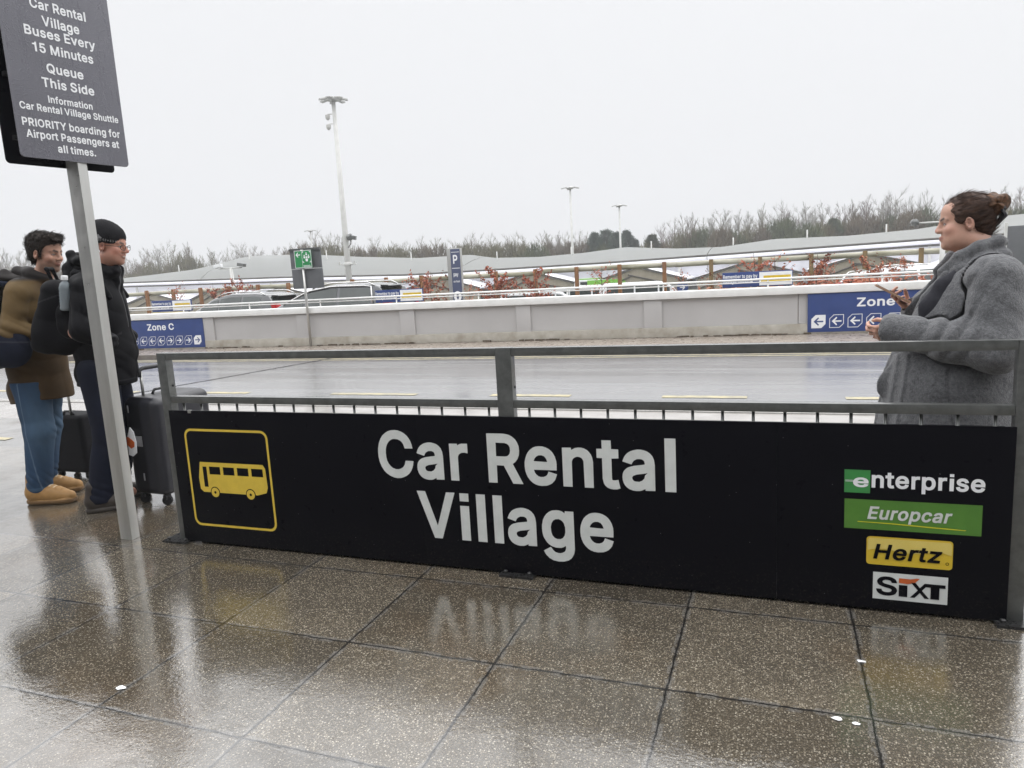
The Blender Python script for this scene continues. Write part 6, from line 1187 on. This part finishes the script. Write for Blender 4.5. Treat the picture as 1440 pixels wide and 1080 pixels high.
def wom_col(P):
    c = head_col(to_head(P, HC3, **HR3), .915, (.50, .29, .215), (.05, .03, .02), 0, .42); h = P[:, 2] < 1.32; c[h] = V3(.52, .29, .215)
    for H_ in (LH3, RH3):
        for q in H_:
            if q[0] == 'f' and q is not None: pass
    return c
m3 = sdf_build('person', wom_body, (-.2, -.36, 0), (.48, .38, 1.68), .0043, skin_m, None, wom_col)
m3.location = BASE3; m3.rotation_euler = (0, 0, YAW3); tag(m3, 'woman with hair in a bun and grey wool coat holding a phone behind the railing', 'person')
def wom_hair(P):
    q = to_head(P, HC3, **HR3) / .915; ay = np.stack([q[:, 0], np.abs(q[:, 1]), q[:, 2]], 1); d = ell(q, (-.016, 0, .048), (.106, .083, .087)); d = smin(d, ell(ay, (.012, .066, .022), (.032, .014, .034)), .02); d = smin(d, ell(q, (-.075, 0, -.02), (.05, .06, .06)), .04)
    d = smax(d, q[:, 0] - np.interp(q[:, 2], [-.09, -.05, -.03, -.012, .0, .02, .05, .062, .075, .1], [-.05, -.03, .0, .018, .044, .056, .062, .070, .084, .105]).astype(np.float32), .006); d = smax(d, -ell(ay, (-.006, .085, -.012), (.024, .03, .030)), .006); d = smax(d, -.085 - q[:, 2], .01)
    an = np.arctan2(q[:, 2] - .02, -q[:, 0] + .01); d = d + .0020 * np.sin(q[:, 1] * 120 + q[:, 2] * 150 + 30 * q[:, 0]) + .001 * nz(q, 160)
    return d
hair3 = hair_material('brown_hair', (.026, .015, .012), (.105, .060, .042), (.35, 1.5, 1.5), 75)
hr3 = sdf_build('hair', wom_hair, (-.20, -.13, 1.40), (.10, .13, 1.68), .0042, hair3, m3)
def wom_bun(P):
    c_ = V3(-.108, 0, 1.592); q = P - c_; a = np.arctan2(q[:, 2], q[:, 0]); d = ell(P, c_, (.050, .054, .046)); d = d + .006 * np.sin(a * 3 + q[:, 1] * 70 + 2) + .003 * nz(P, 140, 1); return smin(d, cap(P, (-.07, 0, 1.568), (-.095, 0, 1.582), .034, .034), .02)
strands('strands', hr3, 1300, .06, lambda c_: (-(c_[0] + .10), -c_[1] * .8, 1.585 - c_[2]), hair3, hr3, 5, .0003, .0008, .06)
bun = sdf_build('bun', wom_bun, (-.19, -.08, 1.51), (-.01, .08, 1.66), .004, hair_material('bun_hair', (.030, .016, .010), (.19, .095, .05), (1, 1, 1), 60), hr3)
cl = MB()
for i in range(7): cl.tube([(-.125 + .006 * (i % 2), -.045 + i * .015, 1.575), (-.140, -.045 + i * .015, 1.54), (-.108, -.042 + i * .014, 1.50)], [.006, .0075, .004], 6)
cl.tube([(-.13, -.05, 1.568), (-.13, .05, 1.568)], .011, 8); cl.build('hair_claw', M['black_plastic'], hr3, smooth=True)
def wom_coat(P):
    d = ell(P, (-.055, 0, 1.17), (.205, .25, .205)); d = smin(d, ell(P, (.06, 0, 1.09), (.155, .20, .15)), .06)
    d = smin(d, chain(P, [(-.01, 0, 1.0), (.015, 0, .82), (.025, 0, .62), (.03, 0, .42)], [.235, .26, .275, .29], .05), .07)
    d = smin(d, cap(P, (-.085, -.14, 1.295), (-.085, .14, 1.295), .10), .05)
    # front flap edge
    fl = np.abs(P[:, 1] + .02 - .12 * (P[:, 0] - .2)) - .006; d = d - .010 * np.exp(-(np.maximum(fl, 0) / .012) ** 2) * (P[:, 0] > .12) * (P[:, 2] < 1.12)
    al = chain(P, [(-.09, .195, 1.285), (-.085, .285, 1.02), (.06, .245, 1.045), (.268, .168, 1.09)], [.104, .094, .082, .068], .04)
    al = al + .012 * crease(P[:, 0] * 85 + P[:, 2] * 55 + 3.0 * nz(P, 10, 1)) * np.exp(-((P[:, 0] - .07) / .10) ** 2) * np.clip((P[:, 2] - .97) / .04, 0, 1) + .0025 * crease(P[:, 2] * 60 - P[:, 0] * 40 + 2 * nz(P, 8, 4)) * (P[:, 0] < 0)
    al = sub(al, cap(P, (.25, .165, 1.09), (.36, .13, 1.09), .055), .01)
    ar = chain(P, [(-.08, -.195, 1.285), (-.03, -.285, 1.03), (.165, -.085, 1.155)], [.108, .098, .058], .04); ar = sub(ar, cap(P, (.155, -.09, 1.15), (.25, -.02, 1.22), .042), .01)
    d = smin(d, ar, .03); d = np.minimum(np.maximum(d, .010 - np.maximum(al, -.05)), al)
    open_ = smin(cap(P, (-.075, 0, 1.50), (-.055, 0, 1.30), .075, .078), cap(P, (.03, .03, 1.42), (.225, .02, 1.02), .088, .060), .03); d = sub(d, open_, .012)
    edge = chain(P, [(-.01, .085, 1.372), (.07, .095, 1.31), (.145, .075, 1.215), (.182, .06, 1.12), (.178, .07, 1.02)], [.020, .018, .015, .014, .012], .01)
    far = chain(P, [(-.135, -.045, 1.385), (-.06, -.100, 1.36), (.05, -.110, 1.29), (.145, -.085, 1.20), (.185, -.055, 1.06)], [.030, .032, .032, .028, .018], .02); d = smin(d, np.minimum(edge, far), .006)
    near = P[:, 1] > .08; fx_ = P[:, 0] - (.205 + .13 * (1.0 - P[:, 2]))
    d = d - .007 * (np.exp(-(fx_ / .007) ** 2) + np.exp(-((fx_ - .034) / .007) ** 2)) * near * (P[:, 2] < .98) + .010 * np.exp(-((P[:, 0] - .045 - .02 * np.sin(P[:, 2] * 9)) / .007) ** 2) * near * (P[:, 2] < .93)
    d = smin(d, ell(P, (.255, .05, .84), (.060, .022, .085), rotm(0, -22, 0)), .02)
    d = d + .005 * np.sin(P[:, 1] * 26 + P[:, 0] * 18 + 1.5 * nz(P, 6, 2)) * np.clip(1.0 - P[:, 2], 0, .5) * 2 + .0022 * nz(P, 46, 1) + .0012 * nz(P, 120, 2)
    return smax(d, .44 - P[:, 2], .01)
sdf_build('wool_coat', wom_coat, (-.36, -.42, .40), (.42, .42, 1.46), .0062, wool_m, m3)
def wom_collar(P):
    d = None
    for s in (-1, 1):
        lo = chain(P, [(-.150, 0, 1.372), (-.132, s * .075, 1.375), (-.06, s * .118, 1.358), (.02, s * .112, 1.325), (.085, s * .085, 1.285)], [.026, .030, .032, .028, .018], .02)
        up = chain(P, [(-.140, 0, 1.435), (-.115, s * .067, 1.438), (-.045, s * .098, 1.418), (.025, s * .098, 1.382), (.085, s * .08, 1.325)], [.021, .023, .024, .022, .016], .02)
        c_ = smin(lo, up, .025); d = c_ if d is None else np.minimum(d, c_)
    return d + .002 * nz(P, 60, 3)
sdf_build('collar', wom_collar, (-.22, -.18, 1.24), (.14, .18, 1.48), .0055, wool_m, m3)
def wom_lapel(P):                             # broad flat turned-back facing, dark
    S = V3(1, 2.4, 1); d = chain(P * S, [(.020, .122 * 2.4, 1.325), (.075, .142 * 2.4, 1.26), (.115, .146 * 2.4, 1.175), (.125, .138 * 2.4, 1.06)], [.022, .042, .055, .048], .02) / 1.9
    return d
lapel_m = pm('dark_lapel_facing', (.012, .012, .018), (.022, .022, .03), 30, .75, bump=.15, bscale=150)
sdf_build('lapel', wom_lapel, (-.06, .04, .98), (.20, .22, 1.38), .0055, lapel_m, m3)
def wom_top(P): return smax(cap(P, (.005, 0, 1.34), (.105, 0, 1.04), .075, .088), P[:, 2] - 1.325, .02)
sdf_build('black_top', wom_top, (-.1, -.12, 1.0), (.22, .12, 1.44), .007, cloth_m, m3, flatcol((.012, .012, .016)))
def wom_trs(P): return smax(legs(P, [[(0, -.10, .8), (.03, -.11, .48), (-.01, -.11, .08)], [(0, .10, .8), (.03, .11, .48), (-.01, .11, .08)]], [.12, .09, .075], .02), .05 - P[:, 2], .006) + .003 * nz(P, 25)
sdf_build('trousers', wom_trs, (-.15, -.25, .03), (.2, .25, .75), .009, denim_m, m3, flatcol((.012, .012, .016)))
boots(m3, ((-.01, -.11, 3), (-.01, .11, -3)), (.02, .02, .02), (.012, .012, .012), (.02, .02, .02), leather_m, 'boot', .92)
ph = thing('mobile_phone', 'slim phone in a tan case held up by the woman in grey', 'phone', Vector(BASE3) + Matrix.Rotation(YAW3, 3, 'Z') @ Vector((.262, -.040, 1.232)), YAW3)
tilt = Matrix.Rotation(R(-31), 3, 'Y')
MB().box((0, 0, 0), (.160, .078, .0095), tilt).build('case', pm('tan_case', (.36, .23, .15), (.30, .19, .125), 20, .55), ph, bevel=.003)
MB().box(tilt @ Vector((0, 0, .0052)), (.150, .070, .0012), tilt).build('screen', pm('phone_glass', (.012, .012, .014), None, 10, .08, .03, 0, 0), ph)
# ---------------------------------------------------------------- suitcases
def ribs(P, ax, n, amp): return amp * np.maximum(0, np.sin(P[:, ax] * n))
def hard_case(nm, label, loc, rz, W_, D_, H_, rad, mat, col, rib, handle_y, hh, wheel_r, span, tagit):
    t = thing(nm, label, 'suitcase', loc, rz, None); z0 = wheel_r * 2 + .005
    sdf_build('shell', lambda P: sbox(P, (0, 0, z0 + H_ / 2), (W_ / 2, D_ / 2, H_ / 2), rad) - rib(P) + .0015 * nz(P, 14), (-W_ / 2 - .03, -D_ / 2 - .03, z0 - .02), (W_ / 2 + .03, D_ / 2 + .03, z0 + H_ + .03), .006, mat, t, col)
    zt = z0 + H_
    for s in (-1, 1):
        a, b = span(s); MB().tube([(a, b, zt - .03), (a, b, zt + hh)], .0095, 10).build('handle_tube', M['galv_light'], t, smooth=True)
        for q in (-1, 1):
            x, y = s * (W_ / 2 - .05), q * (D_ / 2 - .05); w = MB().lathe([(wheel_r * .5, -.014), (wheel_r, -.012), (wheel_r, .012), (wheel_r * .5, .014)], 16, Matrix.Translation((x, y, wheel_r)) @ Matrix.Rotation(R(90), 4, 'X') @ Matrix.Rotation(R(25), 4, 'Y')).build('wheel', M['rubber'], t, smooth=True, angle=40)
            MB().box((x, y, wheel_r * 1.75), (.03, .046, wheel_r * 1.0)).build('fork', M['black_plastic'], w, bevel=.006)
    a0, b0 = span(-1); a1, b1_ = span(1); d = Vector((a1 - a0, b1_ - b0, 0)); c_ = Vector(((a0 + a1) / 2, (b0 + b1_) / 2, zt + hh))
    MB().tube([c_ - d * .56 + Vector((0, 0, -.045)), c_ - d * .54, c_ - d * .4 + Vector((0, 0, .012)), c_ + d * .4 + Vector((0, 0, .012)), c_ + d * .54, c_ + d * .56 + Vector((0, 0, -.045))], .014, 10).build('grip', M['black_plastic'], t, smooth=True)
    tp = MB().tube([c_ * 1.0 + Vector((0, 0, -hh)) - d * .35 + Vector((.05, 0, 0.0)), Vector((c_.x + .05, c_.y, zt + .028)) - d * .25, Vector((c_.x + .05, c_.y, zt + .028)) + d * .25, Vector((c_.x + .05, c_.y, zt)) + d * .35], .009, 8); tp.build('carry_handle', M['black_plastic'], t, smooth=True)
    return t, z0
hardm = vert_mat('hard_shell_plastic', rough=.36, bump=.1, bscale=300, bdist=.0006, var=.12, vscale=8)
big, z0 = hard_case('large_suitcase', 'large black hard shell suitcase with orange tag standing behind the railing post', (-3.935, 3.74, 0), R(-4), .31, .47, .665, .055, hardm,
    lambda P: lay(np.tile(V3(.007, .007, .009), (len(P), 1)), (np.clip((P[:, 0] - .0) / .03, 0, 1), (.022, .0225, .028)), (step(np.abs(P[:, 0] - .0) - .006, .004), (.006, .006, .007))), lambda P: .0, 0, .165, .032, lambda s: (-.10, s * .10), True)
lg = MB(); pass
lgm = pm('latch_grey', (.32, .32, .33), None, 20, .4, .1, .4, 0)
for c_, s_ in (((-.09, -.239, .66), (.010, .006, .05)), ((-.02, -.239, .20), (.010, .006, .05)), ((-.02, -.241, .445), (.055, .006, .07))): MB().box(c_, s_).build('latch', lgm, big, bevel=.002)
tg = MB(); Mt = Matrix(((1, 0, 0, -.088), (0, 0, -1, -.248), (0, 1, 0, .44), (0, 0, 0, 1)))
tg.prism([(-.035, -.09), (0, -.1), (.04, -.075), (.048, 0), (.035, .07), (.005, .10), (-.03, .03)], -.004, .004, Mt); tg.build('airline_tag', M['letter_bright'], big, bevel=.002)
tg = MB(); tg.prism([(-.034, -.02), (.0, -.045), (.03, -.03), (.036, .0), (.02, .012), (-.02, .035), (-.034, .03)], -.006, .0065, Mt); tg.build('orange_label', pm('orange_label', (.62, .16, .03), (.42, .06, .02), 30, .5), big)
small, _ = hard_case('cabin_suitcase', 'small black soft cabin suitcase with raised handle behind the two men', (-5.20, 4.02, 0), R(0), .40, .23, .46, .035, cloth_m, lambda P: lay(np.tile(V3(.012, .012, .014), (len(P), 1)), (step(np.abs(P[:, 1]) - .005, .003), (.03, .03, .033))), lambda P: .0, 0, .52, .024, lambda s: (s * .075, -.085), False)
# ------------------------------------------------------------------ damp winter air
hz_m = bpy.data.materials.new('damp_air'); hz_m.use_nodes = True; ht = hz_m.node_tree; ht.nodes.remove(ht.nodes['Principled BSDF'])
pv = ht.nodes.new('ShaderNodeVolumePrincipled'); pv.inputs['Color'].default_value = (0.93, 0.94, 0.96, 1); pv.inputs['Density'].default_value = 0.0016; pv.inputs['Anisotropy'].default_value = 0.2
ht.links.new(pv.outputs[0], ht.nodes['Material Output'].inputs['Volume'])
hzb = MB(); hzb.box((0, 70, 7.5), (620, 190, 21)); tag(hzb.build('haze', hz_m), kind='stuff')
